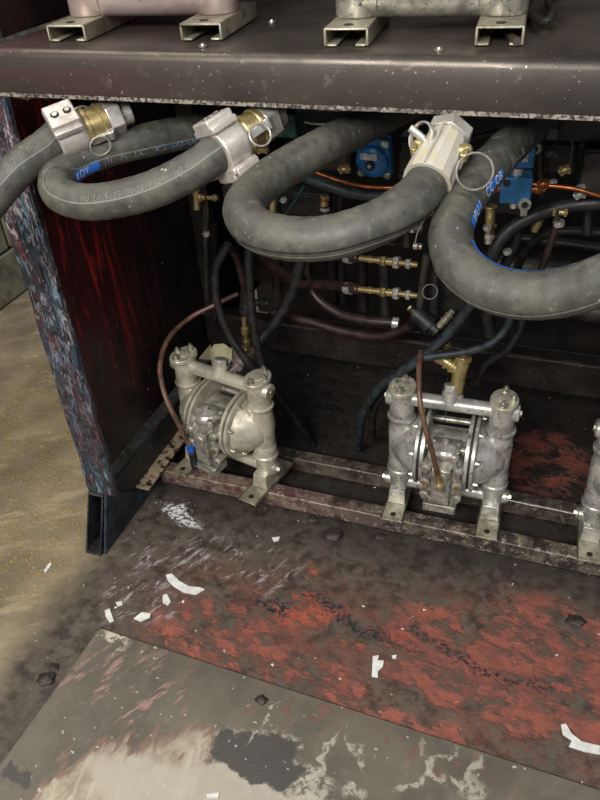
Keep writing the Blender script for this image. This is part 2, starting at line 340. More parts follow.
def plate_mat():
    t = NT('scraped_floor_plate')
    n1 = t.noise(6, 8, 0.6); n2 = t.noise(26, 8, 0.7); n3 = t.noise(80, 5, 0.7)
    c = t.mix(t.step(n1, 0.36, 0.64), hexc('#6a6459'), hexc('#57524b'))
    c = t.mix(t.step(n2, 0.56, 0.7, 0, 0.35), c, hexc('#857e70'))
    # pale scraped patch, strokes running up and to the right
    st1 = t.noise(42, 7, 0.7, t.dirv(66, 7), 0.25); st2 = t.noise(30, 7, 0.7, t.dirv(100, 6), 0.25)
    wv0 = t.n('ShaderNodeTexNoise'); wv0.inputs['Scale'].default_value = 6; wv0.inputs['Detail'].default_value = 4; t.put(wv0.inputs['Vector'], t.c)
    vb = t.n('ShaderNodeVectorMath', operation='MULTIPLY_ADD'); t.put(vb.inputs[0], wv0.outputs['Color']); vb.inputs[1].default_value = (0.2, 0.2, 0); t.put(vb.inputs[2], t.c)
    WB = t.n('ShaderNodeVectorMath', operation='SUBTRACT'); t.put(WB.inputs[0], vb.outputs[0]); WB.inputs[1].default_value = (0.1, 0.1, 0); WB = WB.outputs[0]
    def e0(px, py, a, b, rot=0, soft=0.6):
        q = P(px, py, z=0.004); return t.spot(q.x, q.y, a, b, rot, WB, 0.8)
    pal = t.math('MAXIMUM', e0(150, 772, 0.13, 0.085, 0.1), t.math('MAXIMUM', e0(100, 790, 0.13, 0.06, 0.5), e0(190, 745, 0.06, 0.05)))
    both = t.math('MULTIPLY', t.math('ADD', st1, st2), 0.5)
    core = t.step(t.math('ADD', pal, t.math('MULTIPLY', both, 3.0)), 1.98, 2.25)
    skirt = t.step(t.math('ADD', pal, t.math('MULTIPLY', both, 3.6)), 2.0, 2.4)
    c = t.mix(t.math('MULTIPLY', skirt, 0.55), c, hexc('#94705f'))
    c = t.mix(t.math('MULTIPLY', core, 0.92), c, t.mix(t.step(n2, 0.4, 0.6), hexc('#a89e8b'), hexc('#928a7b')))
    c = t.mix(t.math('MULTIPLY', t.math('MULTIPLY', core, t.step(st1, 0.5, 0.6)), 0.5), c, hexc('#7f7566'))
    c = t.mix(t.math('MULTIPLY', t.math('MULTIPLY', core, t.step(st2, 0.54, 0.62)), 0.5), c, hexc('#bdb5a3'))
    # dark stains with pale rims
    wv = t.n('ShaderNodeTexNoise'); wv.inputs['Scale'].default_value = 16; wv.inputs['Detail'].default_value = 6; t.put(wv.inputs['Vector'], t.c)
    va = t.n('ShaderNodeVectorMath', operation='MULTIPLY_ADD'); t.put(va.inputs[0], wv.outputs['Color']); va.inputs[1].default_value = (0.11, 0.11, 0); t.put(va.inputs[2], t.c)
    W2 = t.n('ShaderNodeVectorMath', operation='SUBTRACT'); t.put(W2.inputs[0], va.outputs[0]); W2.inputs[1].default_value = (0.055, 0.055, 0); W2 = W2.outputs[0]
    def el(px, py, a, b, rot=0, soft=0.4):
        q = P(px, py, z=0.004); return t.spot(q.x, q.y, a, b, rot, W2, soft)
    st = t.math('MAXIMUM', el(255, 757, 0.085, 0.055, 0, 0.08), t.math('MAXIMUM', el(290, 772, 0.035, 0.02, 0.4, 0.1), el(20, 775, 0.03, 0.02, 0, 0.1)))
    rim = t.math('MAXIMUM', el(258, 762, 0.105, 0.07, 0, 0.1), el(290, 772, 0.05, 0.03, 0, 0.1))
    lower = t.math('MAXIMUM', el(250, 790, 0.16, 0.03, 0, 0.2), el(180, 800, 0.2, 0.06, 0, 0.2))
    c = t.mix(t.math('MULTIPLY', lower, 0.85), c, hexc('#a9a294'))
    c = t.mix(t.math('MULTIPLY', rim, t.step(n3, 0.5, 0.56, 0, 0.6)), c, hexc('#aba598'))
    c = t.mix(st, c, hexc('#494744'))
    # pale swooping brush strokes to the right
    for px, py, a, b, rot in ((428, 768, 0.07, 0.007, 0.9), (447, 776, 0.07, 0.006, -0.6), (360, 758, 0.04, 0.006, -0.9), (322, 760, 0.06, 0.005, 1.3), (312, 792, 0.03, 0.03, 0), (350, 797, 0.02, 0.01, 0), (470, 790, 0.03, 0.02, 0.4), (265, 722, 0.05, 0.004, 1.1), (478, 770, 0.03, 0.008, 1.2)):
        c = t.mix(t.math('MULTIPLY', el(px, py, a, b, rot, 0.4), t.step(n3, 0.42, 0.52, 0, 0.7)), c, hexc('#b3ad9f'))
    pk = t.math('MULTIPLY', el(120, 690, 0.16, 0.1, 0, 0.5), t.step(t.noise(40, 6, 0.7, t.dirv(60, 4)), 0.56, 0.62))
    c = t.mix(pk, c, hexc('#9a7a74'))
    crm = t.math('MULTIPLY', el(117, 640, 0.034, 0.016, -0.1, 0.25), t.step(n3, 0.43, 0.47))
    c = t.mix(crm, c, hexc('#bfb6a2'))
    c = t.mix(t.step(t.noise(70, 2, 0.5), 0.72, 0.74, 0, 0.8), c, hexc('#b9b4a8'))
    rr = t.math('MULTIPLY', el(330, 720, 0.35, 0.035, R(-3), 0.5), t.step(n2, 0.54, 0.6, 0, 0.6))
    c = t.mix(rr, c, hexc('#71463d'))
    return t.out(c, t.step(n2, 0.3, 0.7, 0.36, 0.6), 0.15, t.math('ADD', n2, t.math('MULTIPLY', n3, 0.4)), 0.35, 0.003)

# ---------------------------------------------------------------- setting
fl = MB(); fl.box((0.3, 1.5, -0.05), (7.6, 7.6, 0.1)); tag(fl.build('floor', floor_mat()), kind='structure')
block_m = grime('sooty_concrete_block', '#7c7a68', '#5b594c', '#a5a392', 14, (0.6, 0.7), (0.6, 0.85), 0, 0.6, 0.006)
wl = MB(); wl.box((-2.24, 1.8, 1.4), (0.17, 7.0, 2.8)); wall = tag(wl.build('wall_left', grime('dark_mortar', '#2d2b26', '#3a372f', None, 30)), kind='structure')
blk = None
for r in range(9):
    for k in range(8):
        y = 0.62 + k * 0.4 + (0.2 if r % 2 else 0)
        if blk is None:
            b = MB(); b.box((0, 0, 0), (0.03, 0.388, 0.188)); blk = b.build('block', block_m, wall, bevel=0.005); o = blk
        else:
            o = blk.copy(); COL.objects.link(o)
        o.location = (-2.145 + random.uniform(-.003, .002), y, 0.1 + r * 0.2)

# steel floor plate in the foreground
c1 = P(100, 628, z=0.005); c2 = P(0, 765, z=0.005); c3 = P(600, 790, z=0.005)
e1 = (c2 - c1).normalized(); e2 = (c3 - c1).normalized()
pts = [c1, c1 + e1 * 1.15, c1 + e1 * 1.15 + e2 * 2.2, c1 + e2 * 2.2]
pm = MB(); pm.prism([(p.x, p.y) for p in pts], 0.0005, 0.006)
tag(pm.build('floor_plate', plate_mat(), bevel=0.0015), 'grey scraped steel plate lying on the floor in the foreground', 'plate')

# ---------------------------------------------------------------- machine rack
rack = thing('machine_rack', 'dark ink-stained steel pump rack with deep shelf, side panel and low rails', 'rack', (0, 1.4, 0))
RK = lambda mb, name, mat, bevel=0.0, lab=None: (lambda o: (setattr(o, 'location', (0, -1.4, 0)), tag(o, lab), o)[2])(mb.build(name, mat, rack, bevel=bevel))
X0, X1 = -0.992, 1.15
# shelf: folded sheet with rounded front edge and down-turned apron
sec = [(1.80, 1.2), (1.132, 1.2), (1.125, 1.198), (1.121, 1.193), (1.1185, 1.186), (1.1175, 1.13), (1.119, 1.126), (1.124, 1.124), (1.15, 1.124), (1.15, 1.127), (1.1215, 1.128), (1.1215, 1.185), (1.124, 1.192), (1.132, 1.196), (1.80, 1.196)]
s_ = MB(); n = len(sec); seg = 40
vs = []
for i in range(seg + 1):
    x = X0 + (X1 - X0) * i / seg
    for (y, z) in sec: vs.append((x, y, z + 0.0012 * mnoise.noise(Vector((x * 4, y * 3, 0)))))
fs = [(i * n + j, i * n + (j + 1) % n, (i + 1) * n + (j + 1) % n, (i + 1) * n + j) for i in range(seg) for j in range(n)]
fs += [tuple(range(n)), tuple(reversed(range(seg * n, seg * n + n)))]
s_.add(vs, fs); RK(s_, 'shelf', M['shelf'])
# residue and drips hanging from the bottom edge of the shelf
d_ = MB(); NX = 420; vs = []
for i in range(NX + 1):
    x = X0 + (X1 - X0) * i / NX
    g = max(0.0, mnoise.noise(Vector((x * 9, 0, 0))) + 0.25) * 0.006 + max(0.0, mnoise.noise(Vector((x * 70, 4, 0)))) * 0.005
    if mnoise.noise(Vector((x * 23, 9, 0))) > 0.52: g += 0.007
    w0 = 0.0015 + 0.0015 * mnoise.noise(Vector((x * 40, 2, 0)))
    vs += [(x, 1.1165 - w0 * .5, 1.128 + w0), (x, 1.1165 - w0, 1.1235), (x, 1.120, 1.1238 - g), (x, 1.127, 1.1235 - g * .6), (x, 1.130, 1.125)]
d_.add(vs, [(i * 5 + j, i * 5 + (j + 1) % 5, i * 5 + 5 + (j + 1) % 5, i * 5 + 5 + j) for i in range(NX) for j in range(5)])
RK(d_, 'drip_crust', grime('flaky_edge_crust', '#8d857a', '#5c544c', '#262220', 50, (0.48, 0.54), (0.4, 0.6), 0.1, 0.4), lab='pale flaky crust along the bottom edge of the shelf')
# bolts on the shelf
for (px, py) in ((203, 47), (272, 23), (439, 51)):
    q = P(px, py, z=1.201); b = MB(); b.lathe(q, (0, 0, 1), [(0, 0.007), (0.0025, 0.007), (0.0025, 0.0042), (0.005, 0.0035), (0.0055, 0.001)], 12)
    RK(b, 'bolt', M['zinc'])
# left post: flange plate full of ink drips
p_ = MB(); N = 46
vs = []; fs = []
for i in range(N + 1):
    z = 0.15 + (1.122 - 0.15) * i / N
    for k, (u, dy) in enumerate(((0, 0.06), (0, 0), (0.2, -.001), (0.4, -.001), (0.6, -.001), (0.8, -.001), (1, 0), (1, 0.012), (0.1, 0.012), (0.1, 0.06))):
        xo = -1.066 + 0.006 * mnoise.noise(Vector((0, z * 9, 1))); xi = -0.983 + 0.005 * mnoise.noise(Vector((5, z * 12, 3)))
        bump = 0.005 * abs(mnoise.noise(Vector((u * 6, z * 11, 7)))) if 2 <= k <= 5 else 0
        vs.append((xo + (xi - xo) * u, 1.12 + dy - bump, z))
K = 10
fs = [(i * K + j, i * K + (j + 1) % K, (i + 1) * K + (j + 1) % K, (i + 1) * K + j) for i in range(N) for j in range(K)]
fs += [tuple(range(K)), tuple(reversed(range(N * K, N * K + K)))]
p_.add(vs, fs); RK(p_, 'post', M['post'], lab='front post crusted with blue, white and maroon ink drips')
# upper continuation of the side above the shelf
u_ = MB(); u_.box((-1.03, 1.5, 1.55), (0.02, 0.6, 0.7)); RK(u_, 'upper_side_panel', grime('dark_maroon_upper_side', '#1a1012', '#2c1719', '#4a2a2c', 9, (0.62, 0.72), (0.4, 0.6), 0, 0.5, 0.004, (1, 1, 0.2)))
# side panel
a_ = MB(); a_.box((-1.031, 1.725, 0.655), (0.006, 1.19, 0.93)); RK(a_, 'side_panel', M['panel'], lab='side panel streaked with red paint')
# foot: rectangular tube with mitred open front end
f_ = MB()
xa, xb, th = -1.062, -1.016, 0.004
def ring(yoff0, yoff1, x0, x1, z0, z1):
    return [(x0, yoff0, z0), (x1, yoff0, z0), (x1, yoff1, z1), (x0, yoff1, z1)]
fo = ring(1.040, 1.112, xa, xb, 0.001, 0.152); fi = ring(1.044, 1.108, xa + th, xb - th, 0.006, 0.147)
bo = ring(1.75, 1.75, xa, xb, 0.001, 0.152); bi = ring(1.75, 1.75, xa + th, xb - th, 0.006, 0.147)
vs = fo + fi + bo + bi; fs = []
for j in range(4):
    k = (j + 1) % 4
    fs += [(j, k, 4 + k, 4 + j), (j, 8 + j, 8 + k, k), (4 + j, 4 + k, 12 + k, 12 + j), (8 + j, 12 + j, 12 + k, 8 + k)]
f_.add(vs, fs); RK(f_, 'foot_tube', M['foot_paint'], lab='hollow rectangular foot tube with slanted open end')
g_ = MB(); gp = [(1.050, 0.001), (1.36, 0.001), (1.36, 0.05), (1.235, 0.056), (1.116, 0.16)]
g_.add([(-1.013, y, z) for y, z in gp] + [(-1.007, y, z) for y, z in gp], [(0, 1, 2, 3, 4), (9, 8, 7, 6, 5)] + [(i, (i + 1) % 5, 5 + (i + 1) % 5, 5 + i) for i in range(5)])
RK(g_, 'gusset', M['gusset'])
# worn cream angle bar along the side
c_ = MB(); c_.prism([(-1.020, 1.245), (-0.978, 1.245), (-0.978, 1.56), (-1.020, 1.56)], 0.056, 0.064)
RK(c_, 'side_bar', M['cream'], 0.001, 'side bar with worn cream paint')
# rails (hollow tube look: bevelled box)
def rail(y0, y1, z0, z1, mat, name, x0=-1.0, lab=None):
    b = MB(); vs = []; fs = []; n_ = 50
    for i in range(n_ + 1):
        x = x0 + (1.2 - x0) * i / n_; w_ = 0.0012 * mnoise.noise(Vector((x * 20, y0 * 5, 0)))
        vs += [(x, y0 + w_, z0), (x, y1, z0), (x, y1, z1 + w_), (x, y0 + w_, z1 + w_)]
    fs = [(i * 4 + j, i * 4 + (j + 1) % 4, (i + 1) * 4 + (j + 1) % 4, (i + 1) * 4 + j) for i in range(n_) for j in range(4)] + [(0, 1, 2, 3), (n_ * 4 + 3, n_ * 4 + 2, n_ * 4 + 1, n_ * 4)]
    b.add(vs, fs); return RK(b, name, mat, 0.003, lab)
def rail_mat():
    t = NT('ink_stained_rail_mix')
    sx = t.n('ShaderNodeSeparateXYZ'); t.put(sx.inputs[0], t.c)
    n2 = t.noise(26, 8, 0.7); n3 = t.noise(70, 6, 0.7); n1 = t.noise(9, 5, 0.6)
    a = t.mix(t.step(n2, 0.42, 0.6), hexc('#3a322f'), hexc('#6d6459'))
    b = t.mix(t.step(n2, 0.42, 0.6), hexc('#857568'), hexc('#5b3c40'))
    c = t.mix(t.step(sx.outputs[0], -0.25, -0.6), a, b)
    c = t.mix(t.step(n3, 0.54, 0.62, 0, 0.75), c, hexc('#a59a88'))
    c = t.mix(t.step(n1, 0.55, 0.64, 0, 0.8), c, hexc('#211b19'))
    return t.out(c, t.step(n2, 0.3, 0.7, 0.3, 0.6), 0.3, n3, 0.6, 0.002)
RM = rail_mat()
rail(1.338, 1.380, 0.002, 0.048, RM, 'front_rail')
rail(1.490, 1.530, 0.002, 0.048, M['rail'], 'back_rail')
# cross beam in the back
b = MB(); b.box((0.09, 1.78, 0.27), (2.22, 0.05, 0.10)); RK(b, 'cross_beam', M['beam'], 0.004)
b = MB(); b.box((0.09, 1.752, 0.322), (2.22, 0.012, 0.006)); RK(b, 'beam_lip', grime('worn_beam_lip', '#241e1a', '#3b322b', '#6e5f50', 20, (0.6, 0.7)), 0.001)
for xx in (-1.0, 0.75):
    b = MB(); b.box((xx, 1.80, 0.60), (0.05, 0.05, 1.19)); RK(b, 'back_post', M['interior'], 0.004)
# added dark enclosure: sheets put behind the inside and the shelf to keep them dark
b = MB(); b.box((0.05, 2.32, 0.60), (2.3, 0.01, 1.19)); RK(b, 'dark_backing', M['interior'])
b = MB(); b.box((0.05, 1.83, 1.62), (2.3, 0.012, 0.86)); RK(b, 'upper_dark_backing', grime('dark_brown_backing', '#1c1412', '#2c201d', '#4a3836', 7, (0.62, 0.72), (0.4, 0.7), 0, 0.5, 0.004))
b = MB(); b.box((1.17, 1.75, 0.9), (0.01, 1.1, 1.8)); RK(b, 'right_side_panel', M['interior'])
# unseen roof closing the added dark enclosure over the upper bay
b = MB(); b.box((0.05, 1.52, 2.06), (2.3, 0.64, 0.03)); RK(b, 'enclosure_roof', M['interior'])

# ---------------------------------------------------------------- diaphragm pumps
def make_pump(label, group=None, foot_h=0.006, foot_w=0.056, rman=0.019, mat='pump', lower='pump', sep=0.118, fy=(-0.105, 0.085), zman=0.052):
    t = thing('diaphragm_pump', label, 'pump', group=group)
    A = M[mat]; D = M['pump_dark']; fh = foot_h; Z = lambda z: z + fh
    for sx in (-1, 1):
        # feet: down-turned channel with a flat black disc painting the dark of its hole
        f = MB(); x = sx * sep
        sh = 0.004
        f.box((x, (fy[0] + fy[1]) / 2, Z(0) - sh / 2), (foot_w, fy[1] - fy[0], sh))
        for q in (-1, 1): f.box((x + q * (foot_w / 2 - sh / 2), (fy[0] + fy[1]) / 2, fh / 2 + 0.0), (sh, fy[1] - fy[0], fh))
        if foot_h > 0.02:
            for q in (-1, 1): f.box((x + q * (foot_w / 2 - 0.012), (fy[0] + fy[1]) / 2, 0.002), (0.016, fy[1] - fy[0], 0.004))
        fo = f.build('foot', M['pump_foot'], t, bevel=0.002 if foot_h > 0.02 else 0.001)
        h = MB(); h.lathe((x, fy[0] + 0.022, Z(0.0002)), (0, 0, 1), [(0, 0.0072), (0.0008, 0.0072)], 14, mt=None); h.build('slot', M['black'], fo)
        # lower elbow and column
        c = MB()
        if foot_h < 0.02: c.box((x, -0.012, Z(0.022)), (0.046, 0.062, 0.044), taper=0.86)
        else: c.lathe((x, 0, Z(0.0)), (0, 0, 1), [(0, 0.033), (0.004, 0.035), (0.05, 0.035), (0.08, 0.031)], 28); c.lathe((x - sx * 0.036, 0, Z(zman + .004)), (sx, 0, 0), [(0, 0.033), (0.04, 0.034)], 28)
        c.lathe((x, 0, Z(0.03)), (0, 0, 1), [(0, 0.026), (0.02, 0.029), (0.045, 0.029), (0.06, 0.031), (0.062, 0.034), (0.07, 0.034), (0.072, 0.031), (0.1, 0.031), (0.115, 0.024)], 28)
        eo = c.build('lower_elbow', M[lower], t, bevel=0.003)
        c = MB(); c.lathe((x + sx * 0.02, 0, Z(0.052)), (sx, 0, 0), [(0, 0.02), (0.014, 0.02), (0.016, 0.017), (0.02, 0.017)], 20)
        c.lathe((x + sx * 0.039, 0, Z(0.052)), (sx, 0, 0), [(0, 0.009), (0.006, 0.009)], 6); c.build('plug', M['zinc'], eo)
        # chamber: clamp flanges and dome
        a = 0.046
        c = MB(); c.lathe((sx * a, 0, Z(0.185)), (sx, 0, 0), [(0, 0.088), (0.002, 0.099), (0.010, 0.099), (0.0115, 0.094)], 48); c.build('inner_flange', A, t)
        c = MB(); c.lathe((sx * (a + 0.011), 0, Z(0.185)), (sx, 0, 0), [(0, 0.093), (0.005, 0.093)], 48); c.build('diaphragm_edge', M['black'], t)
        c = MB(); c.lathe((sx * (a + 0.0155), 0, Z(0.185)), (sx, 0, 0), [(0, 0.094), (0.0015, 0.099), (0.0085, 0.099), (0.011, 0.094), (0.012, 0.084), (0.018, 0.080), (0.034, 0.072), (0.05, 0.058), (0.064, 0.046), (0.074, 0.032), (0.079, 0.014), (0.080, 0.002)], 48)
        # ribs linking dome to the columns
        c.lathe((x, 0, Z(0.10)), (0, 0, 1), [(0, 0.024), (0.05, 0.03), (0.13, 0.032), (0.16, 0.027)], 24)
        ch = c.build('chamber', A, t)
        for k in range(8):
            g = R(22.5 + 45 * k); bb = MB(); bb.lathe((sx * (a + 0.025), math.cos(g) * 0.088, Z(0.185) + math.sin(g) * 0.088), (sx, 0, 0), [(0, 0.006), (0.006, 0.006), (0.0065, 0.0035), (0.011, 0.0035)], 6)
            bb.build('bolt', M['zinc'], ch)
        # upper valve housing with rhombic cap
        c = MB(); c.lathe((x, 0, Z(0.262)), (0, 0, 1), [(0, 0.033), (0.004, 0.035), (0.010, 0.035), (0.013, 0.0305), (0.05, 0.0295), (0.086, 0.031), (0.09, 0.031)], 28)
        c.lathe((x, 0, Z(0.325)), (sx, 0, 0), [(0, 0.022), (0.034, 0.022), (0.037, 0.020), (0.038, 0.013), (0.035, 0.012)], 24)
        vh = c.build('valve_housing', A, t)
        c = MB(); poly = []
        for k in range(24):
            g = 2 * math.pi * k / 24; rr = 0.0325 + 0.010 * abs(math.sin(g)) ** 3; poly.append((x + rr * math.cos(g), rr * math.sin(g)))
        c.prism(poly, Z(0.349), Z(0.361)); c.lathe((x, 0, Z(0.361)), (0, 0, 1), [(0, 0.019), (0.003, 0.017), (0.005, 0.010), (0.0055, 0.002)], 20)
        cp = c.build('housing_cap', A, vh, bevel=0.002)
        for yy, xx in ((-0.030, 0.0), (0.030, 0.0), (0.0, sx * 0.02)):
            bb = MB(); bb.lathe((x + xx, yy, Z(0.361)), (0, 0, 1), [(0, 0.0095), (0.0015, 0.0095), (0.0015, 0.0075), (0.010, 0.0072), (0.010, 0.0045), (0.016, 0.004)], 6); bb.build('bolt', M['zinc'], vh)
        bb = MB(); bb.lathe((x + sx * 0.036, 0, Z(0.325)), (sx, 0, 0), [(0, 0.0085), (0.006, 0.0085)], 6); bb.build('plug', M['zinc'], vh)
    # manifolds
    c = MB(); c.cyl((-sep, 0, Z(0.325)), (sep, 0, Z(0.325)), 0.0185, 28); c.lathe((-0.004, 0.0, Z(0.325)), (0, 0.35, 1), [(0, 0.021), (0.03, 0.021), (0.033, 0.018)], 20)
    um = c.build('upper_manifold', A, t)
    c = MB(); c.lathe((-0.004, 0.011, Z(0.356)), (0, 0.35, 1), [(0, 0.020), (0.016, 0.020)], 6); c.build('outlet_nut', M['steel'], um, bevel=0.001)
    c = MB(); c.cyl((-sep, 0, Z(zman)), (sep, 0, Z(zman)), rman, 32); lm = c.build('lower_manifold', M[lower], t)
    # centre body
    c = MB(); c.lathe((-0.048, 0, Z(0.185)), (1, 0, 0), [(0, 0.066), (0.006, 0.055), (0.09, 0.055), (0.096, 0.066)], 32)
    for g in (40, 140, 220, 320): c.cyl((-0.05, math.cos(R(g)) * 0.072, Z(0.185) + math.sin(R(g)) * 0.072), (0.05, math.cos(R(g)) * 0.072, Z(0.185) + math.sin(R(g)) * 0.072), 0.009, 12)
    c.build('centre_body', D, t)
    # air valve block on the front
    yb = -0.082
    c = MB(); c.box((0, yb + 0.018, Z(0.165)), (0.062, 0.07, 0.155)); c.box((0, yb - 0.02, Z(0.155)), (0.044, 0.03, 0.11)); c.box((0.0, yb - 0.012, Z(0.085)), (0.078, 0.05, 0.024))
    for zz in (0.205, 0.160, 0.118):
        for sx in (-1, 1): c.lathe((sx * 0.031, yb + 0.03, Z(zz)), (sx * 0.12, -1, 0), [(0, 0.0135), (0.058, 0.0125), (0.061, 0.009)], 18)
    c.lathe((0, yb - 0.028, Z(0.185)), (0, -1, 0), [(0, 0.02), (0.012, 0.018), (0.014, 0.012)], 20)
    av = c.build('air_valve', D, t, bevel=0.003)
    c = MB(); c.lathe((0, yb + 0.008, Z(0.24)), (0, 0, 1), [(0, 0.036), (0.006, 0.036), (0.008, 0.031), (0.016, 0.026), (0.021, 0.012), (0.023, 0.008), (0.031, 0.008), (0.034, 0.004)], 28)
    for sx, sy in ((-1, -1), (1, -1), (1, 1), (-1, 1)): c.lathe((sx * 0.027, yb + 0.008 + sy * 0.024, Z(0.236)), (0, 0, 1), [(0, 0.009), (0.012, 0.009)], 12)
    vc = c.build('valve_cap', M['steel'], av)
    for sx, sy in ((-1, -1), (1, -1), (1, 1), (-1, 1)):
        bb = MB(); bb.lathe((sx * 0.027, yb + 0.008 + sy * 0.024, Z(0.248)), (0, 0, 1), [(0, 0.006), (0.006, 0.006)], 6); bb.build('bolt', M['zinc'], av)
    for sx in (-1, 1):
        for zz in (0.205, 0.160, 0.118, 0.085):
            bb = MB(); bb.lathe((sx * (0.038 if zz > 0.1 else 0.030), yb - (0.031 if zz > 0.1 else 0.036), Z(zz)), (0, -1, 0), [(0, 0.0068), (0.006, 0.0068)], 6); bb.build('bolt', M['brass'] if zz == .16 else M['zinc'], av)
    return t

pumps = []
p1 = make_pump('yellowed metal diaphragm pump at the left end of the low rails, blue air fitting', 'air pumps on the low rails')
p1.location = (-0.797, 1.410, 0.050); p1.rotation_euler = (0, 0, R(-12)); p1.scale = (1, 1, 0.935)
c = MB(); c.lathe((-0.026, -0.118, 0.098), (0, -1, 0), [(0, 0.006), (0.002, 0.006)], 14); c.build('blue_dot', M['bluedot'], p1)
p2 = copy_tree(p1); p2['label'] = 'silver oily diaphragm pump in the middle of the low rails, under the brass Y fitting'
p2.location = (-0.207, 1.435, 0.050); p2.rotation_euler = (0, 0, R(2)); p2.scale = (1, 1, 0.965)
for ch in list(p2.children):
    if ch.name.startswith('blue_dot'): bpy.data.objects.remove(ch)
p3 = copy_tree(p2); p3['label'] = 'metal diaphragm pump cut by the right edge, on the low rails'
p3.location = (0.268, 1.440, 0.050); p3.rotation_euler = (0, 0, R(3))
for pp in (p2, p3):
    for ch in pp.children:
        if ch.name.split('.')[0] in ('valve_housing', 'chamber', 'upper_manifold', 'inner_flange', 'lower_manifold', 'lower_elbow'):
            ch.data = ch.data.copy(); ch.data.materials[0] = bpy.data.materials['pump_aluminium_cool'] if 'pump_aluminium_cool' in bpy.data.materials else grime('pump_aluminium_cool', '#c0bfb8', '#8f8e88', '#403d38', 24, (0.56, 0.68), (0.24, 0.46), 0.5, 0.35)
u1 = make_pump('large ink-stained pump on the shelf at upper left', 'pumps on the shelf', 0.026, 0.072, 0.030, 'pump', 'pump_purple', 0.122, (-0.095, 0.095), 0.026)
u1.location = (-0.748, 1.276, 1.2015); u1.rotation_euler = (0, 0, R(5))
u2 = make_pump('large grey pump on the shelf at upper right', 'pumps on the shelf', 0.026, 0.068, 0.030, 'pump', 'pump_dark', 0.111, (-0.095, 0.095), 0.026)
u2.location = (-0.262, 1.268, 1.2015); u2.rotation_euler = (0, 0, R(5))

def on_shelf(name, ctrl, r, mat, label, cat):
    path = resample(spline([P(a, b, z=1.2015 + r + dz) for a, b, dz in ctrl], 16), 0.005)
    h = MB(); h.sweep(path, r, 12); tag(h.build(name, M[mat], sharp=60), label, cat)
on_shelf('cable', [(535, -10, 0), (527, 6, 0), (534, 18, .004), (546, 22, .01), (554, 12, .012), (548, 2, .004), (560, -10, 0)], 0.006, 'rubber_dark', 'black cable curled on the shelf at its right back', 'cable')
on_shelf('rod', [(500, 28, 0), (517, 42, 0)], 0.006, 'pipe', 'short dark rod poking out from under the right shelf pump', 'rod')

# ---------------------------------------------------------------- big hoses
HR = 0.0295
def decal(path, T, i0, i1, ang, width, ref, rad, name, mat, parent):
    """band hugging the hose between samples i0..i1, centred on the side that faces ref, turned by ang"""
    b = MB(); k = 6; rows = 0; vs = []; fs = []
    for i in range(i0, i1):
        N = (ref - path[i]); N = (N - T[i] * N.dot(T[i])).normalized(); B = T[i].cross(N)
        for j in range(k + 1):
            g = ang + (j / k - 0.5) * width / rad
            vs.append(path[i] + (N * math.cos(g) + B * math.sin(g)) * (rad + 0.0007))
        rows += 1
    for i in range(rows - 1):
        for j in range(k): a = i * (k + 1) + j; fs.append((a, a + 1, a + k + 2, a + k + 1))
    b.add(vs, fs); return b.build(name, mat, parent)
def letters(path, T, s0, text, size, ang, ref, rad, mat, parent, flip=False, gap=0.0):
    """print text along the hose, starting at arc length s0"""
    cu = bpy.data.curves.new('print', 'FONT'); cu.body = text; cu.size = size; cu.space_character = 1.15; cu.extrude = 0.0
    ob = bpy.data.objects.new('print', cu); COL.objects.link(ob)
    dg = bpy.context.evaluated_depsgraph_get(); me = bpy.data.meshes.new_from_object(ob.evaluated_get(dg))
    bpy.data.objects.remove(ob)
    bm = bmesh.new(); bm.from_mesh(me); bmesh.ops.subdivide_edges(bm, edges=[e for e in bm.edges if e.calc_length() > 0.006], cuts=2, use_grid_fill=True); bm.to_mesh(me); bm.free()
    cum = [0]
    for a, b in zip(path, path[1:]): cum.append(cum[-1] + (b - a).length)
    for v in me.vertices:
        x, y = v.co.x, v.co.y - size * 0.35
        if flip: x, y = -x, -y
        s = s0 + x; i = 0
        while i < len(cum) - 2 and cum[i + 1] < s: i += 1
        u = (s - cum[i]) / (cum[i + 1] - cum[i]); p = path[i].lerp(path[i + 1], u); t = T[i].lerp(T[i + 1], u).normalized()
        N = (ref - p); N = (N - t * N.dot(t)).normalized(); B = t.cross(N); g = ang - y / rad
        v.co = p + (N * math.cos(g) + B * math.sin(g)) * (rad + 0.0012)
    me.materials.append(mat); o = bpy.data.objects.new('printed_letters', me); COL.objects.link(o); o.parent = parent
    return o
def big_hose(ctrl, label, seam_ref, seam_ang):
    path = resample(spline(ctrl, 24), 0.004); T = tangents(path)
    ph = random.random() * 10
    h = MB(); h.sweep(path, lambda i: HR + 0.00022 * math.sin(i * 1.05) + 0.0005 * mnoise.noise(Vector((i * 0.09, ph, 0))), 40)
    o = h.build('hose', M['rubber'], sharp=60); tag(o, label, 'hose', 'thick grey rubber hoses hanging under the shelf')
    for k, a in enumerate(seam_ang):
        decal(path, T, 2, len(path) - 2, a, 0.0022 if k else 0.0028, seam_ref, HR + 0.0003, 'mould_seam', M['rubber_dark'] if k else M['emboss'], o)
    return o, path, T

def arc_at(path, px, py):
    q = Vector((px, py)); best = 0; bd = 1e9; s = 0; bs = 0
    for i, p in enumerate(path):
        if i: s += (path[i] - path[i - 1]).length
        d = p - CW; v = Vector((300 + 753 * d.dot(RX) / d.dot(FW), 400 + 753 * d.dot(DN) / d.dot(FW)))
        if (v - q).length < bd: bd = (v - q).length; best = i; bs = s
    return best, bs

